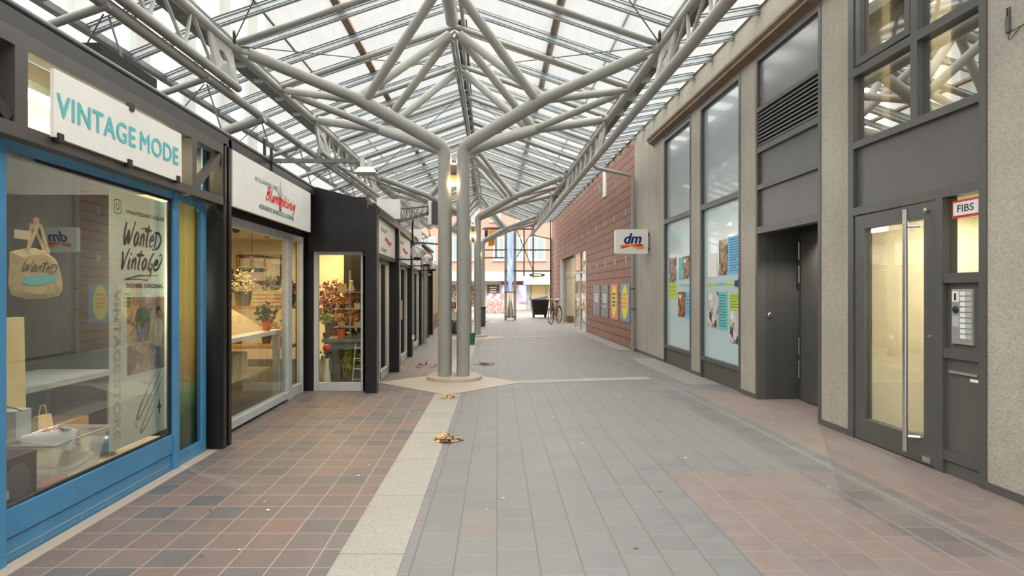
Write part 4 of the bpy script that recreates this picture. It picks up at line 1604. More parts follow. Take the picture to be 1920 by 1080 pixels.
# black frame over the blue shop
bx('gutter', (FX - 0.10, -2.0, 2.545), (FX + 0.0, 7.75, 2.645), m['gutter_black'])
MB().tube([(FX - 0.02, -2.0, 2.645), (FX - 0.02, 7.75, 2.645)], 0.028, 10).build('gutter_lip', m['gutter_black'], wl, smooth=True)
bx('upper_beam', (FX - 0.08, -2.0, 2.465), (FX, 5.06, 2.545), m['beam_brown'])
bx('lower_beam', (FX - 0.08, -2.0, 2.04), (FX, 5.06, 2.105), m['beam_brown'])
bx('frame_post', (FX - 0.08, 2.80, 2.105), (FX, 2.88, 2.465), m['beam_brown'])
bx('frame_post', (FX - 0.08, 4.50, 2.105), (FX, 4.57, 2.465), m['beam_brown'])
bx('frame_post', (FX - 0.08, 5.0, 2.105), (FX, 5.06, 2.465), m['black'])
for (d0, d1) in ((4.58, 5.02), (2.78, 2.3)):
    mb = MB()
    a, b = Vector((FX - 0.03, d0, 2.12)), Vector((FX - 0.03, d1, 2.455))
    t = (b - a).normalized()
    n = X.cross(t) * 0.028
    mb.hexa([a - n - X * 0.02, a + n - X * 0.02, a + n + X * 0.025, a - n + X * 0.025], [b - n - X * 0.02, b + n - X * 0.02, b + n + X * 0.025, b - n + X * 0.025])
    mb.build('frame_brace', m['beam_brown'] if d0 > 4 else m['black'], wl)


def black_flaked():
    t = NT('chipped_black_paint')
    v = t.coord()
    f = t.noise(v, 38.0, 3.0, 0.7)
    x, y, z = t.xyz(v)
    g = t.noise(v, 3.0, 4.0)
    low = t.math('SUBTRACT', 0.74, t.math('MULTIPLY', t.math('SUBTRACT', 0.5, z, True), 0.10))
    chip = t.math('GREATER_THAN', f, low)
    col = t.ramp(g, [(0.3, rgb(16, 15, 15)), (0.6, rgb(24, 22, 21)), (0.8, rgb(44, 37, 32))])
    col = t.mix(chip, col, rgb(196, 190, 178))
    return t.done(t.bsdf(col, 0.32))


m['black_flake'] = black_flaked()
bx('corner_post', (-2.42, 5.04, 0), (FX, 5.10, 2.56), m['black_flake'])
bx('corner_post', (-2.42, 5.10, 0), (FX - 0.035, 5.145, 2.56), m['rubber'])
bx('corner_post', (-2.42, 5.145, 0), (FX, 5.20, 2.62), m['black_flake'])
# recessed posts and head over the flower shop
bx('corner_post', (-2.45, 7.98, 0), (-2.255, 8.10, 2.62), m['black_flake'])
bx('head_panel', (-2.46, 5.2, 2.02), (-2.36, 8.0, 2.56), m['black'])
bx('side_panel', (-2.46, 7.86, 0.0), (-2.40, 8.0, 2.56), m['black'])
# black fascia facing the camera over the glass door
fa = MB()
fa.hexa([(-2.28, 7.83, 1.84), (-1.52, 7.83, 1.84), (-1.52, 7.93, 1.84), (-2.28, 7.93, 1.84)], [(-2.28, 7.83, 2.70), (-1.52, 7.83, 2.50), (-1.52, 7.93, 2.50), (-2.28, 7.93, 2.70)])
fa.build('fascia', m['black_flake'], wl)
fa = MB()
fa.box((-1.912, 7.825, 1.84), (-1.906, 7.83, 2.60))
fa.build('fascia_seam', m['rubber'], wl)
POSTS = [(7.79, -1.39), (9.81, -1.39), (12.1, -1.45), (14.8, -1.55), (17.0, -1.60), (18.3, -1.565)]
for i, (d, x) in enumerate(POSTS):
    bx('row_post', (x - 0.15, d, 0), (x, d + 0.16, 2.40), m['black_flake'])
    if i:
        bx('row_post', (x - 0.9, d + 0.02, 0), (x - 0.15, d + 0.14, 2.3), m['black'])
for (a, b) in zip(POSTS, POSTS[1:]):
    mb = MB()
    for (z0, z1, o) in ((2.33, 2.42, 0.0), (1.78, 1.84, -0.04)):
        mb.hexa([(a[1] - 0.16 + o, a[0] + 0.1, z0), (a[1] + o, a[0] + 0.1, z0), (b[1] + o, b[0], z0), (b[1] - 0.16 + o, b[0], z0)],
                [(a[1] - 0.16 + o, a[0] + 0.1, z1), (a[1] + o, a[0] + 0.1, z1), (b[1] + o, b[0], z1), (b[1] - 0.16 + o, b[0], z1)])
    mb.build('row_beam', m['gutter_black'], wl)
    MB().tube([(a[1] - 0.03, a[0], 2.43), (b[1] - 0.03, b[0], 2.43)], 0.03, 8).build('row_gutter', m['gutter_black'], wl, smooth=True)
bx('row_end_wall', (-6.0, 18.5, 0), (-1.75, 18.7, 2.4), m['black'])
bx('plinth_wall', (-2.2, 18.7, 0), (-1.75, 29.2, 0.55), m['terracotta'])
bx('far_wall', (-2.3, 18.7, 0.55), (-1.80, 29.2, 2.3), m['stucco2'])
# flat roofs and ceilings of the shops, floors and back walls
iv = MB()
iv.box((-6.0, -2.0, 2.60), (FX - 0.1, 7.95, 2.66))
iv.box((-6.0, 7.95, 2.50), (-1.56, 18.6, 2.56))
tag(iv.build('ceiling_shops', m['black']), kind='structure')
iv = MB()
iv.box((-6.0, 5.25, 2.30), (-2.46, 7.9, 2.36))
iv.box((-6.0, 7.9, 2.30), (-1.70, 18.5, 2.36))
tag(iv.build('ceiling_flower_shop', m['cream_wall']), kind='structure')
iv = MB()
iv.box((-6.1, 5.2, 0), (-6.0, 18.6, 2.36))
iv.box((-6.0, 11.6, 0), (-1.75, 11.7, 2.36))
tag(iv.build('wall_flower_shop', m['cream_wall']), kind='structure')
iv = MB()
iv.box((-5.2, 0.0, 0), (-5.1, 5.2, 2.6))
iv.box((-5.1, 5.18, 0), (-2.42, 5.22, 2.6))
iv.box((-5.1, 0.0, 0), (-2.42, 0.1, 2.6))
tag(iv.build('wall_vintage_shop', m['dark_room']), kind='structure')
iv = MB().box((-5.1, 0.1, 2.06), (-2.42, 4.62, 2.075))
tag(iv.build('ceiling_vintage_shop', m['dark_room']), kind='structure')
iv = MB().box((-3.05, 0.1, 2.10), (-3.0, 5.15, 2.59)).box((-3.0, 5.12, 2.08), (-2.42, 5.15, 2.59))
tag(iv.build('wall_light_box', m['cream_wall']), kind='structure')
iv = MB()
iv.box((-6.0, 5.22, 0.001), (-2.4, 8.0, 0.012))
iv.box((-6.0, 8.0, 0.001), (-1.6, 18.5, 0.012))
iv.box((-5.1, 0.1, 0.001), (-2.4, 5.18, 0.012))
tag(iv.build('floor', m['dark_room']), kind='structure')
tag(MB().box((-3.05, 0.3, 0.012), (-2.40, 4.60, 0.215)).build('trim_9', m['wood_pale']), kind='structure')

# ------------------------------------------------------------------ blue shopfront windows
wn5 = empty('window_5', (GX, 3.8, 0), kind='structure')


def bluebox(a, b):
    return MB().box(a, b)


f = MB()
xa, xb = GX - 0.025, GX + 0.02
f.box((xa, 2.80, 0), (xb + 0.01, 2.885, 2.06))
f.box((xa, 4.445, 0), (xb + 0.012, 4.52, 2.06))
f.box((xa, 4.91, 0), (xb, 4.975, 2.06))
f.box((xa, 2.885, 2.00), (xb, 4.445, 2.06))
f.box((xa, 4.52, 2.00), (xb, 4.91, 2.06))
f.box((xa, 2.885, 0.125), (xb, 4.445, 0.265))
f.box((xa, 2.885, 0.0), (xb - 0.012, 4.445, 0.118))
f.box((xa, 4.52, 0.0), (xb, 4.91, 0.10))
f.box((xa, -0.5, 0), (xb, 2.80, 0.26))
f.box((xa, -0.5, 2.0), (xb, 2.80, 2.06))
f.build('window_frame', m['blue'], wn5, bevel=0.004)
MB().box((xb - 0.012, 2.885, 0.045), (xb - 0.008, 4.445, 0.05)).build('sill_line', m['alu'], wn5)
gk = MB()
for (a, b, c, d_) in ((2.885, 2.897, 0.265, 2.0), (4.433, 4.445, 0.265, 2.0)):
    gk.box((xa + 0.01, a, c), (xb - 0.012, b, d_))
gk.box((xa + 0.01, 2.897, 1.985), (xb - 0.012, 4.433, 2.0))
gk.box((xa + 0.01, 2.897, 0.265), (xb - 0.012, 4.433, 0.278))
gk.build('window_gasket', m['rubber'], wn5)
pn = MB()
pn.hexa([(GX + 0.012, 2.885, 0.265), (GX + 0.016, 2.885, 0.265), (GX - 0.044, 4.445, 0.265), (GX - 0.048, 4.445, 0.265)],
        [(GX + 0.012, 2.885, 2.0), (GX + 0.016, 2.885, 2.0), (GX - 0.044, 4.445, 2.0), (GX - 0.048, 4.445, 2.0)])
pn.build('window_pane', m['shop_glass'], wn5)
MB().box((GX - 0.006, 4.52, 0.10), (GX, 4.91, 2.0)).build('side_pane', m['shop_glass_soft'], wn5)
MB().box((GX - 0.006, -0.5, 0.26), (GX, 2.80, 2.0)).build('near_pane', m['shop_glass'], wn5)
# clerestory panes above, between the black beams, with blue bars
f = MB()
for d in (2.62, 4.44, 4.74, 4.98):
    f.box((xa, d, 2.06), (xb - 0.03, d + 0.045, 2.54))
f.box((xa, 0.0, 2.50), (xb - 0.03, 5.03, 2.56))
f.build('clerestory_bar', m['blue'], wn5)
MB().box((GX - 0.02, 0.0, 2.08), (GX - 0.014, 5.0, 2.50)).build('clerestory_pane', m['shop_glass_soft'], wn5)
# warm light strips inside the clerestory
for i, (d0, d1, lab) in enumerate(((2.9, 3.7, 'lit warm tube lamp above the turquoise lettering, nearer one'), (3.8, 4.9, 'lit warm tube lamp above the turquoise lettering, farther one'))):
    lt = empty('tube_lamp', (-2.62, (d0 + d1) / 2, 2.46), lab, 'lamp', 'tube lamps over the blue shop window')
    MB().tube([(-2.62, d0, 2.445), (-2.62, d1, 2.445)], 0.022, 10).build('lamp_tube', m['tube_light'], lt, smooth=True)
    MB().box((-2.66, d0, 2.47), (-2.58, d1, 2.52)).build('lamp_housing', m['white'], lt)
rl = bpy.data.lights.new('banner_fill_light', 'POINT')  # added light, hidden behind the banner to brighten its cloth from the back
rl.energy = 20
rl.color = (1.0, 0.93, 0.82)
rl.shadow_soft_size = 0.04
rlo = bpy.data.objects.new('banner_fill_light', rl)
COL.objects.link(rlo)
rlo.location = (-2.74, 4.86, 1.35)
lt = empty('spot_lamp', (-2.50, 3.12, 2.40), 'bright round spot lamp at the upper left corner of the turquoise sign', 'lamp')
MB().ball((-2.50, 3.12, 2.405), 0.045, 14, 8, sq=(1, 1.3, 0.8)).build('lamp_bulb', m['tube_light'], lt, smooth=True)
MB().tube([(-2.50, 3.12, 2.44), (-2.50, 3.12, 2.50)], 0.03, 10).build('lamp_holder', m['wood_dark'], lt, smooth=True)

# curtain behind the narrow side pane
cs = MB()
n = 14
vs = []
for i in range(n + 1):
    y = 4.62 + 0.38 * i / n
    x = GX - 0.05 - 0.008 * math.sin(i * 1.7)
    vs += [(x, y, 0.03), (x, y, 2.03), (x - 0.004, y, 0.03), (x - 0.004, y, 2.03)]
fs = []
for i in range(n):
    a = 4 * i
    fs += [(a, a + 4, a + 5, a + 1), (a + 2, a + 3, a + 7, a + 6)]
cs.add(vs, fs)
tag(cs.build('curtain', m['curtain'], smooth=True), 'yellow curtain with red and green lower part in the narrow blue framed pane', 'curtain')

# ------------------------------------------------------------------ VINTAGE MODE sign
vs_ = empty('shop_sign', (FX + 0.01, 3.65, 2.13), 'white VINTAGE MODE board with turquoise letters over the blue window', 'sign')
MB().box((FX + 0.004, 3.02, 2.095), (FX + 0.024, 4.29, 2.438)).build('sign_board', m['white_board'], vs_)
letters('lettering', 'VINTAGE', (FX + 0.024, 3.04, 2.205), Y, Z, 0.68, 0.118, m['turq'], vs_, 0.003, thick=0.0035, spacing=1.08)
letters('lettering', 'MODE', (FX + 0.024, 3.775, 2.205), Y, Z, 0.465, 0.118, m['turq'], vs_, 0.003, thick=0.0035, spacing=1.08)
for (d, z) in ((3.06, 2.075), (3.68, 2.42), (3.66, 2.075), (4.24, 2.085)):
    MB().box((FX + 0.002, d - 0.02, z), (FX + 0.034, d + 0.02, z + 0.045)).build('sign_clip', m['plastic_black'], vs_)

# ------------------------------------------------------------------ things in the blue shop window
BX = -2.42
bn = empty('window_banner', (BX, 4.3, 0.28), 'tall white shop banner with black brush lettering inside the blue window', 'banner')
B0, BW, BZ, BH = 3.895, 0.695, 0.275, 1.715
MB().box((BX - 0.006, B0, BZ), (BX, B0 + BW, BZ + BH)).build('banner_cloth', m['banner'], bn)
o0 = (BX, B0, BZ)


def bu(pts):
    return [(p[0] * BW, p[1] * BH) for p in pts]


mb = MB()
c0 = (0.115, 0.935)
sq = []
for (sx, sy, a0) in ((1, 1, 0), (-1, 1, 90), (-1, -1, 180), (1, -1, 270)):
    for k in range(4):
        an = math.radians(a0 + 30 * k)
        sq.append(((c0[0] * BW + sx * 0.020 + 0.017 * math.cos(an)), (c0[1] * BH + sy * 0.028 + 0.017 * math.sin(an))))
sq.append(sq[0])
stroke(mb, o0, Y, Z, sq, 0.003, 0.003)
ci = [(c0[0] * BW + 0.016 * math.cos(k * math.pi / 8), c0[1] * BH + 0.019 * math.sin(k * math.pi / 8)) for k in range(17)]
stroke(mb, o0, Y, Z, ci, 0.003, 0.003)
ci = [(c0[0] * BW + 0.022 + 0.003 * math.cos(k * math.pi / 4), c0[1] * BH + 0.030 + 0.003 * math.sin(k * math.pi / 4)) for k in range(9)]
stroke(mb, o0, Y, Z, ci, 0.003, 0.003)
mb.build('camera_logo', m['ink'], bn)
letters('web_address', 'WANTEDVINTAGE.DE', (BX, B0 + 0.25 * BW, BZ + 0.915 * BH), Y, Z, 0.70 * BW, 0.028, m['ink'], bn, 0.002, bold=0.03)
brush('brush_lettering', 'WanteD', (BX, B0 + 0.22 * BW, BZ + 0.785 * BH), Y, Z, 0.66 * BW, 0.18, m['ink'], bn, r=0.075)
brush('brush_lettering', 'VintaGE', (BX, B0 + 0.18 * BW, BZ + 0.672 * BH), Y, Z, 0.72 * BW, 0.185, m['ink'], bn, r=0.075)
mb = MB()
stroke(mb, o0, Y, Z, bu([(0.22, 0.655), (0.45, 0.672), (0.82, 0.676)]), [0.003, 0.006, 0.002], 0.0025)
stroke(mb, o0, Y, Z, bu([(0.22, 0.655), (0.45, 0.658), (0.62, 0.655), (0.64, 0.672)]), [0.005, 0.004, 0.004, 0.003], 0.0025)
stroke(mb, o0, Y, Z, bu([(0.50, 0.865), (0.62, 0.872), (0.72, 0.866)]), [0.004, 0.006, 0.002], 0.0025)
mb.build('brush_underline', m['ink'], bn)
letters('subtitle', 'BREMER ORIGINAL', (BX, B0 + 0.25 * BW, BZ + 0.622 * BH), Y, Z, 0.68 * BW, 0.032, m['ink'], bn, 0.002, bold=0.04)
letters('vertical_lettering', 'VINTAGE STORE', (BX, B0 + 0.055 * BW, BZ + 0.615 * BH), -Z, Y, 0.575 * BH, 0.105 * BW, m['ink'], bn, 0.002, outline=0.013, spacing=1.05)
# printed picture: generic wood pallets and two people
ph = MB().box((BX, B0 + 0.27 * BW, BZ + 0.275 * BH), (BX + 0.0015, B0 + 0.95 * BW, BZ + 0.585 * BH)).build('printed_picture', m['photo_planks'], bn)


def flat(nm, poly, mat, th, parent=ph):
    mb = MB()
    mb.plate((BX, B0, BZ), Y, Z, bu(poly), th)
    return mb.build(nm, mat, parent)


rr2 = random.Random(3)
for i in range(22):
    u0, v0 = 0.28 + 0.52 * rr2.random(), 0.28 + 0.24 * rr2.random()
    if u0 > 0.6 and v0 > 0.42:
        continue
    an = rr2.choice((0.5, 0.6, -0.35, 0.9))
    L = 0.12 + 0.12 * rr2.random()
    du, dv = L * math.cos(an), L * math.sin(an) * BW / BH * 1.2
    wv = 0.010
    if u0 + du < 0.94 and 0.28 < v0 + dv < 0.57:
        flat('printed_plank', [(u0, v0), (u0 + du, v0 + dv), (u0 + du, v0 + dv + wv), (u0, v0 + wv)], m['wood_pale'] if i % 3 else m['wood'], 0.0020 + 0.00003 * i)
flat('printed_plank', [(0.30, 0.55), (0.6, 0.582), (0.93, 0.575), (0.93, 0.535), (0.62, 0.545)], m['wood'], 0.0021)
flat('printed_person', [(0.42, 0.46), (0.40, 0.50), (0.44, 0.535), (0.52, 0.545), (0.62, 0.53), (0.68, 0.50), (0.66, 0.455), (0.62, 0.41), (0.56, 0.405), (0.54, 0.45), (0.52, 0.405), (0.46, 0.405)], m['plastic_green'], 0.0028)
flat('printed_jeans', [(0.43, 0.47), (0.46, 0.485), (0.52, 0.45), (0.60, 0.485), (0.65, 0.47), (0.61, 0.41), (0.56, 0.405), (0.54, 0.44), (0.52, 0.405), (0.46, 0.41)], m['blue_print'], 0.0030)
flat('printed_head', [(0.50, 0.545), (0.49, 0.565), (0.53, 0.578), (0.57, 0.565), (0.56, 0.545)], m['skin'], 0.0032)
flat('printed_person', [(0.77, 0.38), (0.76, 0.44), (0.78, 0.485), (0.83, 0.495), (0.89, 0.48), (0.90, 0.43), (0.88, 0.375), (0.82, 0.37)], m['leaf_white'], 0.0028)
flat('printed_jeans', [(0.77, 0.375), (0.75, 0.285), (0.80, 0.285), (0.82, 0.35), (0.85, 0.285), (0.90, 0.285), (0.88, 0.375)], m['blue_print'], 0.0026)
flat('printed_head', [(0.80, 0.495), (0.79, 0.52), (0.83, 0.537), (0.87, 0.52), (0.86, 0.495)], m['skin'], 0.0032)
flat('printed_hair', [(0.79, 0.512), (0.79, 0.535), (0.83, 0.548), (0.88, 0.535), (0.875, 0.512), (0.86, 0.527), (0.82, 0.527)], m['ink'], 0.0034)
mb = MB()
stroke(mb, o0, Y, Z, bu(bez((0.80, 0.27), (0.45, 0.14), (0.36, 0.05), (0.50, 0.10), 12) + bez((0.50, 0.10), (0.62, 0.15), (0.80, 0.21), (0.90, 0.29), 8)[1:]), [0.002 + 0.003 * math.sin(i / 20 * math.pi) for i in range(21)], 0.003)
stroke(mb, o0, Y, Z, bu(bez((0.93, 0.24), (0.60, 0.10), (0.42, 0.01), (0.52, 0.03), 12) + bez((0.52, 0.03), (0.62, 0.05), (0.72, 0.10), (0.78, 0.13), 8)[1:]), [0.002 + 0.003 * math.sin(i / 20 * math.pi) for i in range(21)], 0.003)
stroke(mb, o0, Y, Z, bu(bez((0.62, 0.19), (0.45, 0.14), (0.36, 0.06), (0.44, 0.055), 10)), 0.003, 0.003)
mb.plate(o0, Y, Z, bu([(0.84, 0.115), (0.852, 0.143), (0.862, 0.117), (0.90, 0.110), (0.863, 0.104), (0.852, 0.078), (0.84, 0.105), (0.80, 0.110)]), 0.003)
mb.build('brush_scribble', m['ink'], bn)

# cotton tote bag
tb = empty('tote_bag', (-2.52, 3.36, 1.28), 'natural cotton tote bag with brush lettering hanging in the blue window', 'bag')
TB = tb
mb = MB()
out = [(3.16, 1.30), (3.14, 1.36), (3.15, 1.47), (3.15, 1.53), (3.24, 1.552), (3.33, 1.562), (3.42, 1.548), (3.50, 1.50), (3.545, 1.40), (3.55, 1.33), (3.52, 1.292), (3.40, 1.278), (3.26, 1.276)]
cen = (3.35, 1.40)
n = len(out)
vs = [(-2.52, p[0], p[1]) for p in out]
mid1 = [(-2.485, cen[0] + (p[0] - cen[0]) * 0.75, cen[1] + (p[1] - cen[1]) * 0.78) for p in out]
mid2 = [(-2.56, cen[0] + (p[0] - cen[0]) * 0.75, cen[1] + (p[1] - cen[1]) * 0.78) for p in out]
mb.add(vs + mid1 + mid2, [(i, (i + 1) % n, n + (i + 1) % n, n + i) for i in range(n)] + [(i, 2 * n + i, 2 * n + (i + 1) % n, (i + 1) % n) for i in range(n)] + [tuple(range(n, 2 * n)), tuple(reversed(range(2 * n, 3 * n)))])
mb.build('bag_body', m['cotton'], tb, smooth=True)
for (x, y0, y1) in ((-2.50, 3.25, 3.41), (-2.54, 3.31, 3.44)):
    mb = MB()
    for (ya, yb) in ((y0, 3.335), (y1, 3.345)):
        mb.add([(x, ya - 0.013, 1.54), (x, ya + 0.013, 1.54), (x, yb + 0.010, 1.70), (x, yb - 0.010, 1.70), (x - 0.004, ya - 0.013, 1.54), (x - 0.004, ya + 0.013, 1.54), (x - 0.004, yb + 0.010, 1.70), (x - 0.004, yb - 0.010, 1.70)],
               [(0, 1, 2, 3), (7, 6, 5, 4), (0, 3, 7, 4), (1, 5, 6, 2), (3, 2, 6, 7)])
    mb.build('bag_handle', m['cotton'], tb)
MB().lathe((-2.52, 3.34, 1.69), [(0.012, 0), (0.012, 0.04), (0.0, 0.045)], 10).build('hook', m['pink'], tb, smooth=True)
brush('brush_lettering', 'WanteD', (-2.482, 3.19, 1.42), Y, Z, 0.26, 0.075, m['ink'], tb, shear=0.35)
mb = MB()
mb.plate((-2.482, 3.19, 1.365), Y, Z, [(0, 0.0), (0.02, 0.035), (0.10, 0.045), (0.26, 0.05), (0.25, 0.01), (0.16, -0.005), (0.06, -0.015)], 0.002)
mb.build('pale_green_print', m['teal_ink'], tb)

tb.location.y += 0.05
# paper note on the pane
pn_ = tag(MB().box((GX - 0.034, 3.01, 1.585), (GX - 0.030, 3.115, 1.63)).build('paper_note', m['wood_pale']), 'small cream paper note stuck inside the blue window at the far left', 'note')
# tall beige board and pale box leaning at the left of the window
tag(MB().hexa([(-2.86, 3.46, 0.215), (-2.82, 3.46, 0.215), (-2.82, 3.72, 0.215), (-2.86, 3.72, 0.215)], [(-2.88, 3.46, 1.16), (-2.84, 3.46, 1.16), (-2.84, 3.72, 1.16), (-2.88, 3.72, 1.16)]).build('display_board', m['beige']), 'tall plain beige board standing at the left of the window display', 'board')
tag(MB().box((-2.80, 3.50, 0.215), (-2.72, 3.62, 0.62)).build('carton', m['alu_light']), 'narrow pale carton standing before the beige board', 'box')
# black loudspeaker on the window ledge
sp = empty('loudspeaker', (-2.56, 3.14, 0.215), 'black loudspeaker box on the display ledge at the left', 'speaker')
MB().box((-2.68, 2.99, 0.215), (-2.44, 3.29, 0.46)).build('speaker_case', m['plastic_black'], sp, bevel=0.006)
MB().lathe((-2.438, 3.14, 0.33), [(0.09, 0.0), (0.092, 0.006), (0.08, 0.008), (0.03, -0.002), (0.0, 0.004)], 24, axis='x').build('speaker_cone', m['plastic_grey'], sp, smooth=True)
pl = tag(MB().box((-2.425, 3.0, 0.27), (-2.40, 3.045, 0.31)).build('wall_plug', m['wood_pale']), 'small cream plug hanging before the black loudspeaker', 'plug')
tag(MB().tube([Vector(p) for p in bez((-2.60, 3.02, 0.92), (-2.62, 3.10, 0.70), (-2.66, 3.30, 0.72), (-2.70, 3.52, 0.62), 10)], 0.004, 6).build('cable', m['plastic_black']), 'thin dark cable sagging across the beige board', 'cable')
# clear plastic tub with shoes
tbx = empty('storage_tub', (-2.62, 3.72, 0.215), 'clear plastic tub of shoes on the display ledge', 'tub')
mb = MB()
A = [(-2.76, 3.48), (-2.50, 3.48), (-2.50, 3.90), (-2.76, 3.90)]
Bt = [(-2.79, 3.44), (-2.465, 3.44), (-2.465, 3.95), (-2.79, 3.95)]
Lp = [(-2.80, 3.43), (-2.45, 3.43), (-2.45, 3.965), (-2.80, 3.965)]
vs = [(p[0], p[1], 0.217) for p in A] + [(p[0], p[1], 0.43) for p in Bt] + [(p[0], p[1], 0.435) for p in Lp]
mb.add(vs, [(3, 2, 1, 0)] + [(i, (i + 1) % 4, 4 + (i + 1) % 4, 4 + i) for i in range(4)] + [(4 + i, 4 + (i + 1) % 4, 8 + (i + 1) % 4, 8 + i) for i in range(4)])
mb.build('tub_shell', m['clear_plastic'], tbx)
MB().tube([(p[0], p[1], 0.436) for p in Lp] + [(Lp[0][0], Lp[0][1] + 0.001, 0.436)], 0.007, 6).build('tub_rim', m['alu_light'], tbx)


def shoe(loc, rot, mat, label):
    s = empty('sneaker', loc, label, 'shoe', 'sneakers in the clear tub')
    ring = []
    secs = [(-0.13, 0.030, 0.10), (-0.09, 0.040, 0.105), (-0.03, 0.040, 0.085), (0.04, 0.043, 0.062), (0.10, 0.042, 0.045), (0.14, 0.022, 0.030)]
    mb = MB()
    vs = []
    for (y, w, h) in secs:
        for k in range(8):
            a = math.pi * k / 7
            vs.append((w * math.cos(a), y, 0.02 + h * math.sin(a)))
    fs = []
    for i in range(len(secs) - 1):
        for k in range(7):
            a = i * 8 + k
            fs.append((a, a + 1, a + 9, a + 8))
        fs.append((i * 8 + 7, i * 8, (i + 1) * 8, (i + 1) * 8 + 7))
    fs += [tuple(range(8)), tuple(reversed(range(40, 48)))]
    mb.add([Vector(v) + Vector(loc) for v in vs], fs)
    mb.build('upper', mat, s, smooth=True)
    mb = MB()
    pts = [(0.034, -0.135), (0.045, -0.05), (0.047, 0.06), (0.040, 0.12), (0.0, 0.15), (-0.040, 0.12), (-0.047, 0.06), (-0.045, -0.05), (-0.034, -0.135)]
    mb.prism([(p[0] + loc[0], p[1] + loc[1]) for p in pts], 'z', loc[2], loc[2] + 0.024)
    mb.build('sole', m['white'], s)
    mb = MB().lathe((loc[0], loc[1] - 0.07, loc[2] + 0.105), [(0.030, 0.0), (0.034, 0.018), (0.030, 0.02), (0.020, -0.005), (0.0, -0.006)], 12)
    mb.build('collar', mat if mat != m['white'] else m['alu_light'], s, smooth=True)
    mb = MB()
    for k in range(4):
        mb.tube([(loc[0] - 0.022, loc[1] + 0.0 + 0.022 * k, loc[2] + 0.09 - 0.012 * k), (loc[0] + 0.022, loc[1] + 0.008 + 0.022 * k, loc[2] + 0.092 - 0.012 * k)], 0.004, 5)
    mb.build('laces', m['white'], s)
    s.rotation_euler = rot
    return s


shoe((-2.58, 3.56, 0.40), (0.2, 0.1, 1.9), m['white'], 'white sneaker lying uppermost at the left of the clear tub')
shoe((-2.64, 3.76, 0.37), (0.3, -0.2, 1.2), m['pink'], 'pinkish brown sneaker in the clear tub, right of the white one')
shoe((-2.60, 3.82, 0.225), (0.0, 0.0, 0.2), m['cotton'], 'tan sneaker low in the clear tub at the right')
# folded clothes on the ledge
cl_ = MB()
for k in range(3):
    cl_.ball((-2.46 + 0.01 * k, 4.02 + 0.10 * k, 0.25), 0.07, 12, 8, sq=(0.8, 1.0, 0.55))
tag(MB().ball((-2.58, 4.09, 0.28), 0.10, 14, 8, sq=(0.8, 1.0, 0.62)).build('folded_cloth', m['blue'], smooth=True), 'blue cloth heaped beside the clear tub on the ledge', 'cloth')
tag(MB().ball((-2.46, 3.44, 0.235), 0.07, 14, 8, sq=(0.6, 1.6, 0.35)).build('folded_cloth', m['pink'], smooth=True), 'pink cloth lying before the clear tub', 'cloth')

# table with crate and paper bags deeper in the dark shop
ta = empty('display_table', (-3.43, 4.45, 0.012), 'pale topped table deep inside the dark vintage shop', 'table')
MB().box((-3.75, 3.7, 0.62), (-3.12, 5.10, 0.66)).build('table_top', m['pot_grey'], ta)
for (x, y) in ((-3.71, 3.74), (-3.16, 3.74), (-3.71, 5.10), (-3.16, 5.10)):
    MB().box((x - 0.02, y - 0.02, 0.012), (x + 0.02, y + 0.02, 0.62)).build('leg', m['alu'], ta)
tag(MB().box((-3.5, 4.62, 0.012), (-3.25, 4.95, 0.30)).build('wooden_crate', m['wood']), 'small wooden crate under the pale table', 'crate')
for (y, lab) in ((4.10, 'brown paper bag under the pale table, nearer one'), (4.38, 'brown paper bag under the pale table, middle one')):
    pb = MB()
    pb.hexa([(-3.27, y - 0.11, 0.012), (-3.15, y - 0.11, 0.012), (-3.15, y + 0.11, 0.012), (-3.27, y + 0.11, 0.012)], [(-3.23, y - 0.07, 0.42), (-3.19, y - 0.07, 0.42), (-3.19, y + 0.06, 0.42), (-3.23, y + 0.06, 0.42)])
    pb.tube([(-3.21, y - 0.04, 0.42), (-3.21, y - 0.02, 0.49), (-3.21, y + 0.02, 0.49), (-3.21, y + 0.04, 0.42)], 0.006, 6)
    tag(pb.build('paper_bag', m['cotton']), lab, 'bag', 'paper bags in the dark shop')

# ================================================================== FLOWER SHOP FRONT
w6 = empty('window_6', (-2.38, 6.6, 0), kind='structure')
f = MB()
f.box((-2.44, 5.22, 0.0), (-2.36, 5.34, 2.03))
f.box((-2.44, 5.34, 0.0), (-2.34, 5.40, 2.03))
f.box((-2.44, 7.26, 0.0), (-2.36, 7.40, 2.03))
f.box((-2.44, 7.83, 0.0), (-2.36, 7.87, 2.03))
f.box((-2.44, 5.40, 1.93), (-2.36, 7.26, 2.03))
f.box((-2.44, 5.40, 0.03), (-2.35, 7.26, 0.11))
f.box((-2.44, 7.40, 1.96), (-2.36, 7.83, 2.03))
f.box((-2.44, 7.40, 0.0), (-2.37, 7.83, 0.13))
f.build('window_frame', m['alu_light'], w6, bevel=0.003)
MB().box((-2.40, 5.40, 0.11), (-2.395, 7.26, 1.93)).build('window_pane', m['shop_glass_soft'], w6)
MB().box((-2.40, 7.40, 0.13), (-2.395, 7.83, 1.96)).build('side_pane', m['shop_glass_soft'], w6)

d4 = empty('door_4', (-1.92, 7.97, 0), kind='structure')
f = MB()
f.box((-2.25, 7.95, 0.0), (-2.19, 8.01, 1.85))
f.box((-1.63, 7.95, 0.0), (-1.54, 8.01, 1.85))
f.box((-2.19, 7.95, 1.80), (-1.63, 8.01, 1.85))
f.box((-2.19, 7.95, 0.0), (-1.63, 8.01, 0.115))
f.build('door_frame', m['alu_light'], d4, bevel=0.003)
MB().box((-2.19, 7.975, 0.115), (-1.63, 7.981, 1.80)).build('door_pane', m['shop_glass_soft'], d4)

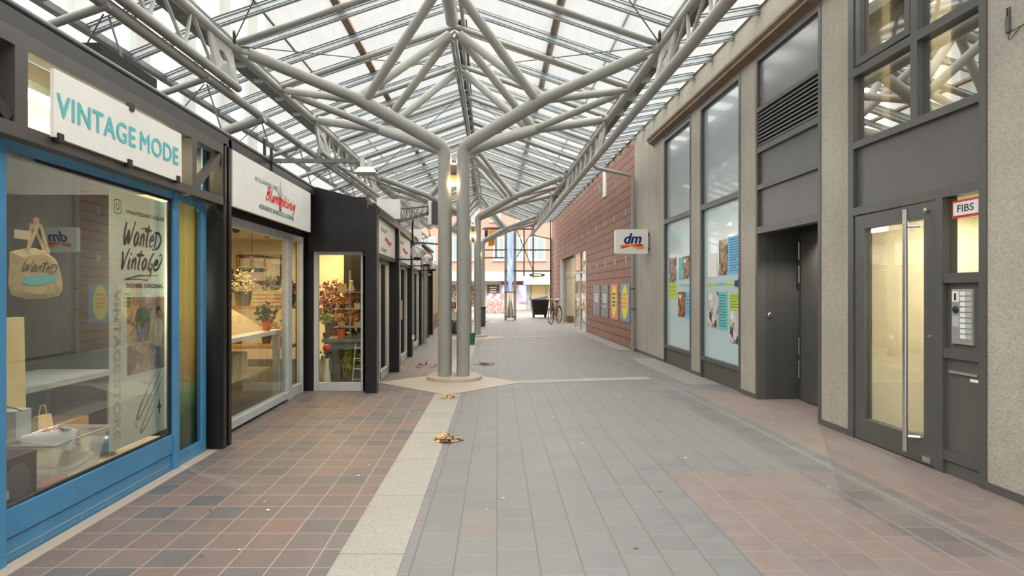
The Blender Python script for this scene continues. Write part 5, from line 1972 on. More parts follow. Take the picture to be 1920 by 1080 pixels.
# sign over the flower shop
fs_ = empty('shop_sign', (FX + 0.01, 6.35, 2.05), 'white flower shop board with red script and green capitals', 'sign')
MB().box((FX - 0.02, 5.20, 2.055), (FX + 0.012, 7.52, 2.54)).build('sign_board', m['white_board'], fs_)
letters('upper_lettering', 'HOLLÄNDISCHER', (FX + 0.012, 5.70, 2.368), Y, Z, 0.62, 0.052, m['green_ink'], fs_, 0.002, bold=0.0)
brush('script_lettering', 'Blumenkonig', (FX + 0.012, 5.98, 2.185), Y, Z, 0.92, 0.175, m['red_ink'], fs_, r=0.075, shear=0.3)
letters('lower_lettering', 'ADRIANUS SAARLOOS & SÖHNE', (FX + 0.012, 5.80, 2.118), Y, Z, 1.05, 0.058, m['green_ink'], fs_, 0.002, bold=0.02)
mb = MB()
o1 = (FX + 0.012, 6.40, 2.175)
for (u0, v0, u1, v1) in ((0.0, 0.12, 0.0, 0.315), (0.01, 0.12, 0.05, 0.24), (-0.01, 0.12, -0.06, 0.25), (0.015, 0.12, 0.10, 0.20), (-0.015, 0.12, -0.09, 0.20)):
    stroke(mb, o1, Y, Z, [(u0, v0), ((u0 + u1) / 2, (v0 + v1) / 2), (u1, v1)], 0.004, 0.003)
mb.build('flower_stalks', m['leaf_dark'], fs_)
mb = MB()
mb.plate(o1, Y, Z, [(-0.055, 0.13), (0.055, 0.13), (0.035, 0.06), (0.035, 0.02), (-0.035, 0.02), (-0.035, 0.06)], 0.003)
mb.build('flower_vase', m['red_ink'], fs_)
mb = MB()
mb.plate(o1, Y, Z, [(-0.034, 0.015), (0.034, 0.015), (0.034, -0.004), (-0.034, -0.004)], 0.003)
mb.build('vase_foot', m['leaf_dark'], fs_)

# signs of the row shops beyond
RS = [(7.97, 9.80, -1.40, 'pale sign board with faded red ribbon mark, nearest of the far row'),
      (9.98, 12.08, -1.43, 'pale pinkish sign board with a small red mark, second of the far row'),
      (12.28, 14.78, -1.51, 'pale sign board with faint grey mark, third of the far row'),
      (14.98, 16.98, -1.585, 'reddish sign board, fourth of the far row')]
for i, (a, b, x, lab) in enumerate(RS):
    s = empty('shop_sign', (x - 0.03, (a + b) / 2, 1.84), lab, 'sign', 'sign boards of the far shop row')
    MB().hexa([(x - 0.06, a, 1.835), (x - 0.035, a, 1.835), (x - 0.05, b, 1.835), (x - 0.075, b, 1.835)], [(x - 0.06, a, 2.325), (x - 0.035, a, 2.325), (x - 0.05, b, 2.325), (x - 0.075, b, 2.325)]).build('sign_board', m['white_board'] if i < 3 else m['salmon_print'], s)
    L = b - a
    mb = MB()
    for (u0, u1, z) in ((0.22, 0.52, 2.20), (0.22, 0.52, 1.92)):
        for k in range(2):
            mb.box((x - 0.05, a + L * u0, z - 0.03 * k), (x - 0.033, a + L * (u1 - 0.06 * k), z - 0.03 * k + 0.014))
    mb.build('faded_lettering', m['alu'], s)
    mb = MB()
    stroke(mb, (x - 0.036, a, 2.04), Y, Z, bez((0.42 * L, 0.03), (0.50 * L, 0.10), (0.60 * L, -0.06), (0.74 * L, 0.02), 10), 0.018, 0.004)
    mb.build('red_mark', m['red_ink'] if i < 2 else m['blue_print'], s)

# glazed fronts of the row shops
for i, (p, q) in enumerate(zip(POSTS, POSTS[1:])):
    w = empty('window_%d' % (7 + i), (p[1] - 0.18, (p[0] + q[0]) / 2, 0), kind='structure')
    x = p[1] - 0.17
    a, b = p[0] + 0.16, q[0]
    L = b - a
    f = MB()
    for t in (0.0, 0.42, 0.52, 0.95):
        f.box((x - 0.04, a + L * t, 0.0), (x + 0.02, a + L * t + 0.06, 1.80))
    f.box((x - 0.04, a, 1.74), (x + 0.02, b, 1.80))
    f.box((x - 0.04, a, 0.0), (x + 0.02, b, 0.12))
    f.build('window_frame', m['alu_light'], w)
    MB().box((x - 0.012, a + 0.06, 0.12), (x - 0.006, b - 0.05, 1.74)).build('window_pane', m['shop_glass_soft'], w)
    if i == 1:
        MB().tube([(x + 0.05, a + L * 0.50, 0.8), (x + 0.05, a + L * 0.50, 1.15)], 0.014, 8).build('door_pull', m['chrome'], w, smooth=True)
# small white box on the second post, light grey pipe on the third
tag(MB().box((-1.445, 12.06, 0.36), (-1.40, 12.10, 0.44)).build('socket_box', m['white']), 'small white outdoor socket low on a black post of the row', 'socket')
tag(MB().box((-1.555, 18.26, 1.0), (-1.53, 18.30, 1.08)).build('socket_box', m['white']), 'small white box on the last black post of the row', 'socket')
tag(MB().tube([(-1.49, 15.08, 0.004), (-1.49, 15.08, 2.0)], 0.052, 14).build('round_pole', m['steel'], smooth=True), 'light grey round pole beside a black post of the far row', 'pole')

# ------------------------------------------------------------------ globe lamps on brackets
for (d, x, zc, lab) in ((9.81, -1.39, 1.965, 'nearest clear globe lamp on a black bracket'), (12.1, -1.45, 1.955, 'middle clear globe lamp on a black bracket'), (14.8, -1.55, 1.955, 'farthest clear globe lamp, partly behind the steel column')):
    g = empty('globe_lamp', (x, d + 0.08, zc), lab, 'lamp', 'globe lamps on the black posts')
    gx = x + 0.29
    MB().box((x - 0.01, d + 0.065, zc - 0.135), (gx + 0.07, d + 0.095, zc - 0.113)).build('bracket_arm', m['black'], g)
    MB().lathe((gx, d + 0.08, zc - 0.115), [(0.065, 0.0), (0.065, 0.02), (0.03, 0.03), (0.0, 0.03)], 18).build('lamp_base', m['plastic_black'], g, smooth=True)
    MB().ball((gx, d + 0.08, zc), 0.112, 24, 14).build('glass_globe', m['globe'], g, smooth=True)
    MB().ball((gx, d + 0.08, zc - 0.035), 0.032, 12, 8, sq=(1, 1, 1.4)).build('bulb', m['white'], g, smooth=True)

# ------------------------------------------------------------------ projecting arms over the shops
FA = [(6.19, -2.18, -1.30, 2.66, 2.655, 'long dark arm with a flood lamp projecting over the flower shop sign'),
      (9.95, -1.44, -0.92, 2.46, 2.60, 'dark lattice arm projecting over the far shop row'),
      (13.4, -1.52, -0.93, 2.40, 2.36, 'shorter dark arm projecting over the far shop row, beyond the first globe')]
for i, (d, x0, x1, z0, z1, lab) in enumerate(FA):
    s = empty('flood_arm', (x0, d, z0), lab, 'lamp', 'projecting lamp arms')
    MB().hexa([(x0, d - 0.02, z0 - 0.02), (x1, d - 0.02, z1 - 0.02), (x1, d + 0.02, z1 - 0.02), (x0, d + 0.02, z0 - 0.02)], [(x0, d - 0.02, z0 + 0.02), (x1, d - 0.02, z1 + 0.02), (x1, d + 0.02, z1 + 0.02), (x0, d + 0.02, z0 + 0.02)]).build('arm', m['galv'], s)
    for (ox, h0, h1) in ((0.0, -0.12, 0.12), (-0.07, -0.02, 0.22)):
        MB().box((x0 + ox - 0.012, d - 0.03, z0 + h0), (x0 + ox + 0.012, d - 0.006, z0 + h1)).build('clamp_bar', m['plastic_black'], s)
    if i == 0:
        MB().hexa([(x1 - 0.02, d - 0.10, z1 - 0.13), (x1 + 0.20, d - 0.10, z1 - 0.13), (x1 + 0.20, d + 0.10, z1 - 0.13), (x1 - 0.02, d + 0.10, z1 - 0.13)], [(x1 + 0.02, d - 0.06, z1 - 0.07), (x1 + 0.16, d - 0.06, z1 - 0.07), (x1 + 0.16, d + 0.06, z1 - 0.07), (x1 + 0.02, d + 0.06, z1 - 0.07)]).build('flood_head', m['alu_light'], s)
        MB().box((x1 + 0.03, d - 0.03, z1 - 0.07), (x1 + 0.07, d + 0.03, z1 + 0.03)).build('flood_yoke', m['alu'], s)
        MB().box((x1 + 0.10, d - 0.03, z1 - 0.07), (x1 + 0.14, d + 0.03, z1 + 0.01)).build('flood_yoke', m['alu'], s)
    else:
        MB().box((x1 - 0.02, d - 0.02, z1 - 0.02), (x1 + 0.0, d + 0.02, z1 + 0.14)).build('end_stop', m['galv'], s)
        if i == 1:
            MB().tube([(x0 + 0.04, d, z0 + 0.22), (x1, d, z1 + 0.12)], 0.014, 6).build('upper_rod', m['galv'], s)
            mb = MB()
            for k in range(6):
                u = k / 6
                mb.tube([(x0 + (x1 - x0) * u + 0.04, d, z0 + (z1 - z0) * u), (x0 + (x1 - x0) * (u + 0.08) + 0.04, d, z0 + 0.2 + (z1 - z0 - 0.1) * u)], 0.007, 5)
            mb.build('lattice_rods', m['galv'], s)
# black pole dropping from the second arm to a bracket
tag(MB().tube([(-1.18, 9.97, 2.50), (-1.19, 9.97, 2.30), (-1.18, 9.97, 2.09)], 0.016, 8).build('drop_pole', m['black'], smooth=True), 'thin black pole dropping from the lattice arm to the nearest globe lamp', 'pole')
# white projecting boards and the black box by the column
WB = [(9.3, -1.66, -1.30, 2.44, 2.74, 'nearest white board standing above the far shop row gutter'),
      (14.2, -1.75, -1.48, 2.36, 2.78, 'farther white board standing above the far shop row gutter')]
for (d, x0, x1, z0, z1, lab) in WB:
    s = empty('roof_board', ((x0 + x1) / 2, d, z0), lab, 'board', 'white boards above the far shop row')
    MB().box((x0, d, z0), (x1, d + 0.06, z1)).build('board_face', m['white'], s)
    MB().box((x0 + 0.05, d + 0.06, z0 - 0.05), (x0 + 0.09, d + 0.10, z1 - 0.05)).build('board_strut', m['galv'], s)
bxs = empty('wall_speaker', (-0.93, 11.0, 2.55), 'dark flat box with a white edge just left of the nearest steel column', 'speaker')
MB().box((-0.965, 11.0, 2.56), (-0.84, 11.25, 2.95)).build('speaker_case', m['plastic_grey'], bxs)
MB().box((-1.03, 11.0, 2.54), (-0.965, 11.25, 2.97)).build('speaker_side', m['white'], bxs)
MB().tube([(-0.93, 11.1, 2.95), (axis_x(11.1) + 0.1, 11.1, 3.72)], 0.012, 8).build('hanger', m['galv'], bxs)

# dark roof hatch over the blue shop
rh = empty('roof_hatch', (-2.75, 4.3, 2.66), 'flat black roof hatch with pale underside above the blue shop', 'hatch')
MB().box((-3.15, 3.95, 2.88), (-2.52, 4.64, 2.95)).build('hatch_lid', m['rubber'], rh)
MB().box((-3.10, 4.02, 2.66), (-2.60, 4.58, 2.88)).build('hatch_upstand', m['stone_white'], rh)

# ================================================================== FLOWER SHOP INSIDE


def foliage(name, c, r, n, mat, parent=None, s=0.05, sq=(1, 1, 1), seed=0, up=0.0):
    rr = random.Random(seed + int(1000 * abs(c[0]) + 77 * c[1]))
    mb = MB()
    c = Vector(c)
    for i in range(n):
        v = Vector((rr.gauss(0, 1), rr.gauss(0, 1), rr.gauss(0, 1))).normalized() * (r * rr.random() ** 0.4)
        p = c + Vector((v.x * sq[0], v.y * sq[1], v.z * sq[2]))
        a = Vector((rr.gauss(0, 1), rr.gauss(0, 1), rr.gauss(0, 1) + up)).normalized()
        b = a.cross(Vector((rr.gauss(0, 1), rr.gauss(0, 1), rr.gauss(0, 1)))).normalized()
        k = s * (0.6 + 0.8 * rr.random())
        mb.add([p, p + a * k * 0.5 + b * k * 0.25, p + a * k, p + a * k * 0.5 - b * k * 0.25], [(0, 1, 2, 3)])
    return mb.build(name, mat, parent)


def pot(parent, c, r, h, mat):
    return MB().lathe(c, [(r * 0.7, 0), (r, h * 0.92), (r * 1.06, h * 0.92), (r * 1.06, h), (r * 0.9, h), (r * 0.85, h * 0.9), (0, h * 0.9)], 18).build('pot', mat, parent, smooth=True)


def plant(c, r, h, pm, lm, label, n=160, fr=0.16, s=0.05, sq=(1, 1, 1), dz=0.0, group=None, cat='plant'):
    o = empty('potted_plant', c, label, cat, group)
    pot(o, c, r, h, pm)
    foliage('foliage', (c[0], c[1], c[2] + h + fr * 0.6 * sq[2] + dz), fr, n, lm, o, s, sq)
    return o


# white work table near the side window
wt = empty('work_table', (-2.85, 6.6, 0.012), 'white topped work table behind the flower shop window', 'table')
MB().box((-3.25, 5.75, 0.80), (-2.52, 7.55, 0.845)).build('table_top', m['white'], wt)
for (x, y) in ((-3.20, 5.82), (-2.58, 5.82), (-3.20, 7.48), (-2.58, 7.48)):
    MB().box((x - 0.035, y - 0.035, 0.012), (x + 0.035, y + 0.035, 0.80)).build('leg', m['white'], wt)
MB().box((-3.2, 5.9, 0.36), (-2.62, 7.42, 0.39)).build('lower_shelf', m['wood_pale'], wt)
tag(MB().box((-3.0, 6.6, 0.39), (-2.75, 7.0, 0.62)).build('carton', m['wood_pale']), 'pale carton on the lower shelf of the white work table', 'box')
tag(MB().box((-3.15, 6.05, 0.39), (-2.85, 6.4, 0.55)).build('carton', m['wood_dark']), 'brown carton on the lower shelf of the white work table', 'box')
# wrapped paper bundle lying on the table
tag(MB().hexa([(-3.2, 6.5, 0.845), (-2.7, 6.5, 0.845), (-2.7, 7.45, 0.845), (-3.2, 7.45, 0.845)], [(-3.1, 6.6, 1.08), (-2.95, 6.6, 1.04), (-2.95, 7.4, 1.02), (-3.1, 7.4, 1.10)]).build('paper_bundle', m['wood_pale']), 'heap of pale wrapping paper on the white work table', 'paper')
# tall shelf behind with crate, wreath bowl and plants
su = empty('shelf_unit', (-3.2, 8.3, 0.012), 'wooden shelf unit behind the white table in the flower shop', 'shelf')
for z in (0.55, 1.08):
    MB().box((-3.75, 8.05, z), (-2.62, 8.60, z + 0.04)).build('shelf_board', m['wood'], su)
for (x, y) in ((-3.72, 8.08), (-2.65, 8.08), (-3.72, 8.57), (-2.65, 8.57)):
    MB().box((x - 0.025, y - 0.025, 0.012), (x + 0.025, y + 0.025, 1.08)).build('leg', m['wood'], su)
cr = empty('slatted_crate', (-2.98, 8.2, 1.12), 'pale slatted wooden crate on the shelf in the flower shop', 'crate')
for k in range(4):
    MB().box((-3.12, 8.10, 1.125 + 0.05 * k), (-2.72, 8.115, 1.165 + 0.05 * k)).build('slat', m['wood_pale'], cr)
MB().box((-3.12, 8.115, 1.12), (-2.72, 8.36, 1.31)).build('crate_body', m['wood'], cr)
plant((-3.28, 8.2, 1.12), 0.12, 0.20, m['pot_grey'], m['leaf_white'], 'pot with pale blossom left of the slatted crate', 220, 0.19, 0.05)
foliage('dried_bunch', (-2.90, 8.25, 1.42), 0.13, 160, m['leaf_dark'], None, 0.05)
tag(bpy.data.objects['dried_bunch'], 'dark green bunch standing in the slatted crate', 'plant')
plant((-2.70, 8.45, 1.12), 0.06, 0.12, m['pot_teal'], m['leaf_brown'], 'dried brown stems right of the slatted crate', 80, 0.12, 0.08, (0.6, 0.6, 1.4))
plant((-2.75, 8.15, 0.59), 0.09, 0.12, m['pot_orange'], m['leaf_orange'], 'orange dried flowers on the lower board of the wooden shelf', 140, 0.15, 0.05)
plant((-3.45, 8.4, 0.59), 0.10, 0.16, m['pot_grey'], m['leaf'], 'green plant on the lower board of the wooden shelf, left', 160, 0.16, 0.06)
plant((-3.05, 8.45, 0.59), 0.08, 0.14, m['wood_dark'], m['leaf_white'], 'pale blossom plant on the lower board of the wooden shelf, centre', 140, 0.14, 0.05)
plant((-2.62, 7.25, 0.845), 0.06, 0.14, m['pot_orange'], m['leaf_dark'], 'dark green plant in an orange pot at the far end of the white work table', 150, 0.13, 0.06)
plant((-3.55, 8.3, 1.12), 0.08, 0.18, m['pot_teal'], m['leaf_dark'], 'tall dark leafed plant in a teal pot on the top shelf board, far left', 180, 0.18, 0.09, (0.8, 0.8, 1.3))
plant((-2.20, 9.9, 0.012), 0.14, 0.30, m['pot_orange'], m['leaf_orange'], 'orange dried bush in an orange pot on the floor behind the door table', 240, 0.28, 0.08)
# hanging candle ring
hr = empty('candle_ring', (-3.32, 8.6, 1.62), 'hanging ring with candles in front of the picture in the flower shop', 'candle holder')
MB().lathe((-3.32, 8.6, 1.60), [(0.17, 0), (0.20, 0.02), (0.20, 0.05), (0.17, 0.07), (0.15, 0.035), (0.17, 0)], 24).build('ring', m['leaf_dark'], hr, smooth=True)
for k in range(4):
    an = k * math.pi / 2 + 0.4
    MB().lathe((-3.32 + 0.175 * math.cos(an), 8.6 + 0.175 * math.sin(an), 1.65), [(0.016, 0), (0.016, 0.15), (0.0, 0.155)], 10).build('candle', m['wood_dark'], hr, smooth=True)
MB().tube([(-3.32, 8.6, 1.62), (-3.32, 8.6, 2.30)], 0.008, 6).build('hanging_rod', m['plastic_black'], hr)
pf = empty('picture_frame', (-4.1, 11.55, 1.5), 'dark framed picture on the cream back wall of the flower shop', 'picture')
MB().box((-4.75, 11.56, 1.45), (-3.85, 11.60, 2.02)).build('frame', m['wood_dark'], pf)
MB().box((-4.68, 11.55, 1.52), (-3.92, 11.565, 1.95)).build('picture_sheet', m['white'], pf)
# track spots under the ceiling
for i, (x, y, lab) in enumerate(((-2.85, 6.9, 'dark track spot near the flower shop window, left one'), (-2.72, 7.55, 'dark track spot near the flower shop window, right one'), (-2.15, 9.2, 'dark track spot seen through the glass door'))):
    s = empty('track_spot', (x, y, 2.3), lab, 'lamp', 'track spots in the flower shop')
    MB().box((x - 0.015, y - 0.30, 2.20), (x + 0.015, y + 0.30, 2.225)).build('track', m['plastic_black'], s)
    MB().tube([(x, y, 2.30), (x, y, 2.10)], 0.012, 8).build('stem', m['plastic_black'], s)
    MB().tube([(x + 0.02, y - 0.06, 2.10), (x - 0.02, y + 0.07, 2.03)], 0.045, 12).build('lamp_head', m['plastic_black'], s, smooth=True)
tag(MB().box((-2.75, 5.5, 2.08), (-2.60, 8.9, 2.30)).build('ceiling_beam', m['wood']), kind='structure')

# tiered stand behind the glass door
ts = empty('tiered_stand', (-1.98, 8.75, 0.65), 'tiered stand with three glass shelves behind the flower shop door', 'stand')
MB().tube([(-1.95, 8.75, 0.65), (-1.95, 8.75, 1.62)], 0.016, 10).build('stand_post', m['alu'], ts, smooth=True)
for z in (0.80, 1.06, 1.30):
    MB().box((-2.14, 8.55, z), (-1.70, 8.95, z + 0.012)).build('glass_shelf', m['alu'], ts)
dt = empty('door_table', (-1.95, 8.75, 0.012), 'grey brown table carrying the tiered stand behind the glass door', 'table')
MB().box((-2.28, 8.45, 0.60), (-1.62, 9.05, 0.65)).build('table_top', m['pot_grey'], dt)
for (x, y) in ((-2.20, 8.50), (-1.68, 8.50), (-2.20, 9.0), (-1.68, 9.0)):
    MB().box((x - 0.05, y - 0.03, 0.012), (x + 0.05, y + 0.03, 0.60)).build('leg', m['pot_grey'], dt)
MB().box((-2.15, 8.49, 0.50), (-1.73, 8.51, 0.60)).build('apron', m['pot_grey'], dt)
G = 'pots and bunches on the tiered stand'
plant((-2.04, 8.62, 0.812), 0.055, 0.07, m['wood_pale'], m['leaf_orange'], 'orange dried bunch on the lowest glass shelf, left one', 120, 0.10, 0.04, group=G)
plant((-1.82, 8.62, 0.812), 0.055, 0.07, m['wood_pale'], m['leaf_orange'], 'orange dried bunch on the lowest glass shelf, right one', 120, 0.11, 0.04, group=G)
plant((-2.04, 8.64, 1.072), 0.06, 0.06, m['wood_dark'], m['leaf_orange'], 'orange bunch on the middle glass shelf', 120, 0.10, 0.04, group=G)
plant((-1.82, 8.64, 1.072), 0.05, 0.08, m['yellow_wall'], m['leaf_brown'], 'brown bunch in a yellow pot on the middle glass shelf', 90, 0.08, 0.04, group=G)
tag(MB().box((-2.09, 8.60, 1.312), (-1.99, 8.70, 1.43)).build('gift_box', m['beige']), 'small cream cube on the top glass shelf', 'box')
tag(MB().lathe((-1.90, 8.62, 1.312), [(0.03, 0), (0.045, 0.04), (0.03, 0.09), (0.015, 0.11), (0.03, 0.15), (0.0, 0.17)], 14).build('figurine', m['yellow_wall'], smooth=True), 'small yellow figurine beside the cream cube on the top glass shelf', 'ornament')
plant((-2.24, 8.54, 0.652), 0.05, 0.08, m['wood_dark'], m['leaf_lime'], 'lime green moss plant left of the tiered stand', 160, 0.11, 0.05, (1, 1, 0.7), dz=0.16)
plant((-2.02, 8.50, 0.652), 0.055, 0.13, m['pot_orange'], m['leaf_brown'], 'glossy orange pot on the table front', 20, 0.03, 0.03)
plant((-1.75, 8.50, 0.652), 0.05, 0.08, m['pot_teal'], m['leaf_dark'], 'teal pot at the right of the table front', 60, 0.05, 0.04)
plant((-2.3, 9.3, 0.012), 0.16, 0.9, m['wood_dark'], m['leaf_brown'], 'large bush of dried brown twigs behind the glass door at left', 420, 0.34, 0.10, (1, 1, 1.1))
plant((-1.86, 8.72, 0.012), 0.12, 0.24, m['pot_grey'], m['leaf_lime'], 'lime green grass plant in a grey pot under the door table', 220, 0.16, 0.12, (1.2, 1, 0.7))
rfl = empty('flower_vase', (-2.14, 8.18, 0.012), 'yellow vase with a red flower just behind the glass door', 'vase')
MB().lathe((-2.14, 8.18, 0.012), [(0.04, 0), (0.06, 0.1), (0.035, 0.25), (0.03, 0.36), (0.04, 0.40), (0.0, 0.39)], 16).build('vase_body', m['yellow_wall'], rfl, smooth=True)
MB().tube([(-2.14, 8.18, 0.38), (-2.13, 8.18, 0.52)], 0.006, 6).build('stem', m['leaf_dark'], rfl)
MB().ball((-2.13, 8.16, 0.55), 0.055, 14, 8).build('bloom', m['red'], rfl, smooth=True)
foliage('leaves', (-2.14, 8.18, 0.44), 0.09, 40, m['leaf_dark'], rfl, 0.06)
ms = empty('wire_rack', (-1.72, 8.26, 0.012), 'thin pale wire rack leaning at the right inside the glass door', 'rack')
for x in (-1.80, -1.645):
    MB().tube([(x, 8.18, 0.012), (x + 0.03 * (x < -1.7), 8.30, 0.60)], 0.007, 6).build('upright', m['wood_pale'], ms)
for k in range(4):
    z = 0.12 + 0.14 * k
    MB().tube([(-1.795, 8.20 + 0.03 * k, z), (-1.645, 8.20 + 0.03 * k, z)], 0.006, 6).build('rung', m['white'], ms)
bk = empty('wall_shelf', (-1.9, 11.5, 1.2), 'wooden framed wall shelf of vases at the back of the flower shop', 'shelf')
MB().box((-2.55, 11.30, 1.40), (-1.8, 11.58, 1.44)).box((-2.55, 11.30, 1.85), (-1.8, 11.58, 1.89)).box((-2.55, 11.30, 1.44), (-2.51, 11.58, 1.85)).box((-1.84, 11.30, 1.44), (-1.8, 11.58, 1.85)).build('shelf_case', m['wood'], bk)
MB().box((-2.51, 11.54, 1.44), (-1.84, 11.58, 1.85)).build('shelf_back', m['wood_dark'], bk)
for k in range(4):
    tag(MB().lathe((-2.4 + 0.15 * k, 11.40, 1.44), [(0.03, 0), (0.05, 0.08), (0.025, 0.2), (0.03, 0.26)], 12).build('small_vase', m[('red', 'alu', 'wood_dark', 'pot_orange')[k]], smooth=True),
        ('red vase, leftmost on the wooden wall shelf', 'silver vase, second on the wooden wall shelf', 'brown vase, third on the wooden wall shelf', 'orange vase, rightmost on the wooden wall shelf')[k], 'vase', 'vases on the wall shelf')

# ================================================================== LOOSE THINGS IN THE ARCADE


def leaf_pile(c, rx, ry, n, mats, label, s=0.045, h=0.03):
    rr = random.Random(int(c[1] * 100))
    mb = MB()
    for i in range(n):
        a = rr.random() * 2 * math.pi
        k = rr.random() ** 0.7
        p = Vector((c[0] + rx * k * math.cos(a), c[1] + ry * k * math.sin(a), 0.006 + h * (1 - k) * rr.random()))
        d = Vector((rr.gauss(0, 1), rr.gauss(0, 1), rr.gauss(0, 0.35))).normalized()
        e = d.cross(Vector((0, 0, 1))).normalized()
        q = s * (0.5 + rr.random())
        tip = p + d * q
        mid = p + d * q * 0.5
        tip.z = max(tip.z, 0.006)
        mid.z = max(mid.z, 0.008)
        mb.add([p, mid + e * q * 0.28, tip, mid - e * q * 0.28], [(0, 1, 2, 3)], i % len(mats))
    o = mb.build('fallen_leaves', mats)
    return tag(o, label, 'leaves', kind='stuff')


leaf_pile((-0.33, 5.34, 0), 0.12, 0.10, 130, [m['leaf_brown'], m['leaf_orange'], m['wood_pale'], m['wood_dark']], 'small heap of yellow brown leaves on the granite band edge', 0.05, 0.05)
leaf_pile((-0.46, 7.45, 0), 0.14, 0.09, 50, [m['wood_pale'], m['leaf_orange'], m['wood_dark']], 'thin scatter of pale leaves on the band before the nearest column', 0.045, 0.015)
leaf_pile((0.02, 10.9, 0), 0.16, 0.18, 60, [m['leaf_dark'], m['wood_dark'], m['gasket']], 'dark leaf scatter on the grey paving right of the nearest column', 0.06, 0.02)
leaf_pile((-1.05, 10.6, 0), 0.40, 0.25, 50, [m['gasket'], m['wood_dark']], 'dark debris on the paving left of the nearest column', 0.06, 0.01)
lw = MB()
for i in range(26):
    lw.add([(R.uniform(-2.0, 2.4), R.uniform(3.0, 9.0), 0.004)], [])
mb = MB()
for i in range(46):
    p = Vector((R.uniform(-2.1, 3.2), R.uniform(2.9, 10.0), 0.007))
    d = Vector((R.gauss(0, 1), R.gauss(0, 1), 0)).normalized() * R.uniform(0.008, 0.02)
    e = Vector((-d.y, d.x, 0)) * 0.5
    mb.add([p - d, p + e, p + d, p - e], [(0, 1, 2, 3)], i % 2)
tag(mb.build('litter_specks', [m['white'], m['leaf_brown']]), 'tiny scattered litter specks on the paving', 'litter', kind='stuff')

# green pot behind the nearest column
gp = empty('green_planter', (-0.32, 14.9, 0.004), 'green plastic pot on the granite band beyond the nearest column', 'pot')
MB().lathe((-0.34, 14.9, 0.004), [(0.10, 0), (0.125, 0.25), (0.135, 0.25), (0.135, 0.28), (0.12, 0.28), (0.11, 0.24), (0, 0.24)], 20).build('pot_body', m['plastic_green'], gp, smooth=True)
MB().lathe((-0.34, 14.9, 0.24), [(0.11, 0), (0.0, 0.01)], 16).build('soil', m['wood_dark'], gp)
# dark bin beside the third column
db = empty('litter_bin', (-0.05, 22.6, 0), 'dark grey upright litter bin before the farthest steel column', 'bin')
MB().box((-0.15, 22.5, 0.06), (0.05, 22.8, 0.72)).build('bin_body', m['plastic_grey'], db, bevel=0.01)
MB().box((-0.165, 22.485, 0.68), (0.065, 22.815, 0.73)).build('bin_rim', m['plastic_black'], db)
MB().box((-0.12, 22.53, 0.0), (0.02, 22.77, 0.06)).build('bin_foot', m['plastic_black'], db)

# wheeled container
ct = empty('waste_container', (2.75, 29.9, 0), 'large black wheeled waste container at the arcade mouth', 'container')
MB().hexa([(2.42, 29.7, 0.16), (3.10, 29.7, 0.16), (3.10, 30.4, 0.16), (2.42, 30.4, 0.16)], [(2.34, 29.6, 0.86), (3.18, 29.6, 0.86), (3.18, 30.5, 0.86), (2.34, 30.5, 0.86)]).build('container_body', m['plastic_black'], ct)
MB().box((2.31, 29.57, 0.86), (3.21, 30.53, 0.92)).build('container_rim', m['plastic_grey'], ct)
MB().hexa([(2.36, 29.6, 0.92), (3.18, 29.6, 0.92), (3.18, 30.5, 0.92), (2.36, 30.5, 0.92)], [(2.55, 29.8, 1.02), (3.12, 29.8, 1.10), (3.12, 30.3, 1.10), (2.55, 30.3, 1.02)]).build('container_lid', m['plastic_grey'], ct)
MB().tube([(2.28, 29.56, 0.92), (2.22, 29.56, 0.98), (2.30, 29.56, 0.99)], 0.025, 8).build('handle', m['plastic_black'], ct)
for (x, y) in ((2.46, 29.76), (3.04, 29.76), (2.46, 30.34), (3.04, 30.34)):
    w = MB().lathe((x, y, 0.085), [(0.0, -0.025), (0.08, -0.025), (0.085, 0.0), (0.08, 0.025), (0.0, 0.025)], 14, axis='x')
    w.build('wheel', m['rubber'], ct, smooth=True)
    MB().box((x - 0.02, y - 0.02, 0.10), (x + 0.02, y + 0.02, 0.18)).build('caster_fork', m['galv'], ct)

# bicycle leaning at the wall end
bc = empty('bicycle', (2.95, 24.3, 0), 'dark city bicycle parked against the far part of the red wall', 'bicycle')


def bp(s, z, off=0.0):
    """bicycle plane: s runs along the frame, front wheel towards the camera and left"""
    return Vector((2.66 + 0.42 * s + off * 0.9, 24.0 + 0.90 * s - off * 0.42, z))


def wheel(s, name):
    mb = MB()
    pts = [bp(s + 0.33 * math.cos(t * math.pi / 14), 0.34 + 0.33 * math.sin(t * math.pi / 14)) for t in range(29)]
    mb.tube(pts, 0.017, 8, cap=False)
    w = mb.build(name, m['rubber'], bc, smooth=True)
    mb = MB()
    for k in range(10):
        a = k * math.pi / 5
        mb.tube([bp(s, 0.34), bp(s + 0.32 * math.cos(a), 0.34 + 0.32 * math.sin(a))], 0.003, 4)
    mb.build('spokes', m['chrome'], w)
    MB().tube([bp(s, 0.34, -0.04), bp(s, 0.34, 0.04)], 0.025, 8).build('hub', m['chrome'], w)


wheel(0.0, 'front_wheel')
wheel(1.04, 'rear_wheel')
fr = MB()
fr.tube([bp(0.0, 0.34), bp(0.14, 0.72), bp(0.20, 0.92)], 0.016, 8)
fr.tube([bp(0.15, 0.74), bp(0.60, 0.30)], 0.018, 8)
fr.tube([bp(0.18, 0.86), bp(0.60, 0.52)], 0.016, 8)
fr.tube([bp(0.60, 0.30), bp(0.74, 0.86)], 0.016, 8)
fr.tube([bp(0.60, 0.30), bp(1.04, 0.34)], 0.012, 8)
fr.tube([bp(0.70, 0.70), bp(1.04, 0.34)], 0.012, 8)
fr.build('frame', m['plastic_black'], bc, smooth=True)
MB().tube([bp(0.24, 1.02, -0.26), bp(0.16, 1.0, -0.18), bp(0.20, 1.0, 0.0), bp(0.16, 1.0, 0.18), bp(0.24, 1.02, 0.26)], 0.013, 8).build('handlebar', m['chrome'], bc, smooth=True)
